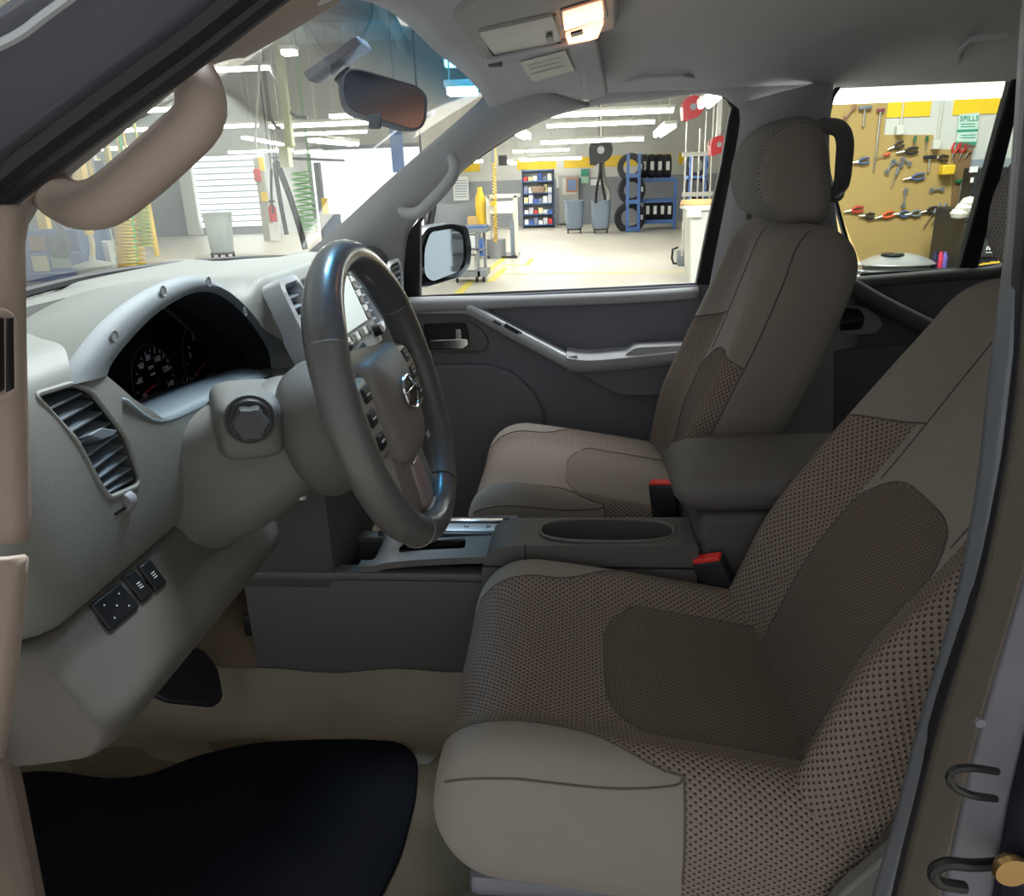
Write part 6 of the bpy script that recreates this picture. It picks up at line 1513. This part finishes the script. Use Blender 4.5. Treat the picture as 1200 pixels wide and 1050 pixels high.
o = bx(1105, 193, 1120, 205, TY - .1, .09, M_YPL, 'tape_holder', None, .01); tag(o, 'yellow tape holder on the tool board', 'holder')
for k, (x0, y0, x1, y1) in enumerate(((1051, 147, 1060, 158), (1094, 164, 1103, 175))):
    o = bx(x0, y0, x1, y1, TY - .05, .06, M_STEELW, 'outlet_box', None, .006); tag(o, ('white outlet box above the pegboard ledge', 'white outlet box at the step of the pegboard')[k], 'outlet')
    st(MB().cyl(PY((x0 + x1) / 2, y0, TY - .01), Vector((PY((x0 + x1) / 2, y0, TY - .01).x, TY - .01, 5.6)), .006, 8).build('conduit', M_STEELW), ('thin conduit down to the left outlet box', 'thin conduit down to the right outlet box')[k])
o = bx(1109, 281, 1113, 288, TY - .02, .02, M_PAPER, 'price_tag', None); tag(o, 'small white tag at the foot of the tool board', 'tag')
GPs = thing('spill_poster', 'green and white spill poster with bold heading by the window bar', 'poster', tuple(PY(1134, 170, TY)))
MB().prism([tp(*q, .004) for q in ((1124, 134), (1148, 132), (1144, 170), (1120, 170))], (0, .003, 0)).build('poster_sheet', mat('poster_pale', (196, 220, 208), .7), GPs)
MB().prism([tp(*q, .006) for q in ((1121.5, 152), (1146, 151), (1146, 154), (1121.5, 155))], (0, .002, 0)).build('poster_band', M_GREENP, GPs)
MB().prism([tp(*q, .006) for q in ((1120.5, 166), (1144.5, 166), (1144, 170), (1120, 170))], (0, .002, 0)).build('poster_band', M_GREENP, GPs)
text('poster_text', 'SPILLS', .055, frame(tp(1136, 139, .008), (1, 0, 0), (0, -1, 0)), M_GREENP, GPs, .001)
for k, yy in enumerate((145, 148, 158, 161)): MB().prism([tp(*q, .006) for q in ((1126, yy), (1143, yy - .5), (1143, yy + .5), (1126, yy + 1))], (0, .002, 0)).build('poster_line', M_GREENP, GPs)
# black tool chest under it
TC = thing('tool_chest', 'black tool chest with drawers right of the tool board', 'tool chest', tuple(PY(1165, 330, TY - .7))); Yt = 6.2
bx(1140, 195, 1240, 240, Yt + .5, .2, M_TOOLBLK, 'chest_hutch', TC, .01); bx(1128, 244, 1240, 330, Yt, .55, M_TOOLBLK, 'chest_body', TC, .01)
for y in (253, 261, 269): bx(1132, y, 1238, y + 5, Yt - .02, .03, mat('drawer_black', (60, 62, 66), .35), 'drawer', TC); bx(1134, y - 1, 1236, y + .8, Yt - .035, .02, M_STEELC, 'drawer_pull', TC)
bx(1132, 280, 1238, 300, Yt - .02, .03, mat('drawer_black', (60, 62, 66), .35), 'drawer', TC)
for k in range(5):
    MB().prism([PY(1155 + 3.2 * k, 293, Yt - .024), PY(1157 + 3.2 * k, 293, Yt - .024), PY(1158.5 + 3.2 * k, 288.5, Yt - .024), PY(1156.5 + 3.2 * k, 288.5, Yt - .024)], (0, -.003, 0)).build('badge_stroke', M_PAPER, TC)
MB().prism([PY(1155, 296.5, Yt - .024), PY(1173, 295.5, Yt - .024), PY(1173, 294.5, Yt - .024), PY(1155, 295.5, Yt - .024)], (0, -.003, 0)).build('badge_stroke', M_PAPER, TC)
for k, (x, y, w, h) in enumerate(((1137, 195, 9, 7), (1138, 208, 3, 6))):
    o = bx(x, y, x + w, y + h, Yt + .48, .015, M_PAPER, 'white_sticker', None); tag(o, ('white sticker at the top of the black hutch', 'narrow white sticker lower on the black hutch')[k], 'sticker')
GL = thing('rag_pile', 'heap of white shop gloves on the black tool chest', 'gloves', tuple(PY(1135, 262, Yt)))
rng = random.Random(3)
for k in range(5):
    p = PY(1124 + 6 * k, 250 - 8 * (k % 3) * .8, Yt + .02); MB().lathe([(0, -.04), (.05, -.03), (.065, 0), (.045, .03), (0, .045)], p, 'z', 10).build('glove', M_STEELW, GL)
for k, (x, y, c, lab) in enumerate(((1179, 226, (240, 190, 40), 'yellow tape measure on the black tool chest'), (1184, 233, (206, 206, 70), 'lime-yellow drill battery beside the tape measure'))):
    p = PY(x, y, Yt); o = MB().lathe([(0, -.035), (.03, -.03), (.038, 0), (.03, .03), (0, .035)], p, 'y', 14).build(('tape_measure', 'drill_battery')[k], mat('ylw%d' % k, c, .45)); tag(o, lab, ('tape measure', 'battery')[k])
# bench with the silver hubcap-like cover and cans
WBn = thing('tool_bench', 'dark bench top below the tool board', 'bench', tuple(PY(1050, 322, 6.3))); 
p = PY(1050, 318, 6.2); MB().box((1.9, 6.0, p.z - .06), (3.35, 6.95, p.z - .01)).build('bench_top', M_TOOLBLK, WBn); 
for x in (2.0, 3.2): MB().box((x, 6.1, 0), (x + .06, 6.16, p.z - .06)).build('bench_leg', M_TOOLBLK, WBn)
c = PY(1050, 309, 6.35); SV2 = thing('silver_cover', 'silver oval car part lying on the bench under the tool board', 'cover', (c.x, c.y, c.z - .06))
M_SILV = mat('silver_car_paint', (196, 198, 198), .3, .5)
for k, (dz, h, w) in enumerate(((0, .085, .30), (-.045, .05, .31))):
    rows = [[Vector((c.x + w * s * math.cos(q), c.y + .20 * s * math.sin(q), c.z + dz + h * (1 - s ** 2.2))) for q in np.linspace(0, 2 * math.pi, 32, endpoint=False)] for s in (1, .95, .8, .6, .35, .1)]
    MB().grid(rows, cv=True, cap=True).build('cover_shell', M_SILV, SV2, smooth=180)
MB().lathe([(0, .0), (.075, 0), (.085, -.01)], c + Vector((-.05, -.04, .084)), 'z', 20).build('cover_opening', M_TOOLBLK, SV2)
for k, (x, c_, lab) in enumerate(((1094, (36, 36, 70), 'dark blue spray can on the bench'), (1100, (214, 60, 90), 'pink spray can on the bench'), (1105, (110, 100, 180), 'violet spray can on the bench'))):
    p = PY(x, 316, 6.3); o = MB().lathe([(0, 0), (.022, 0), (.022, .10), (.012, .12), (.012, .135), (0, .135)], p, 'z', 12).build('spray_can', mat('can%d' % k, c_, .4)); tag(o, lab, 'spray can', 'spray cans on the bench')
for k in range(4):
    p = PY(1148 + 9 * k, 313 - 1.5 * k, 6.05); o = MB().rbox((-.025, -.03, 0), (.025, .03, .02), .004, Matrix.Translation(p) @ Matrix.Rotation(.3 * k, 4, 'Z')).build('yellow_clip', M_YPL); tag(o, 'small yellow clip in the chest tray, %s from left' % rnk[k], 'clip', 'yellow clips')
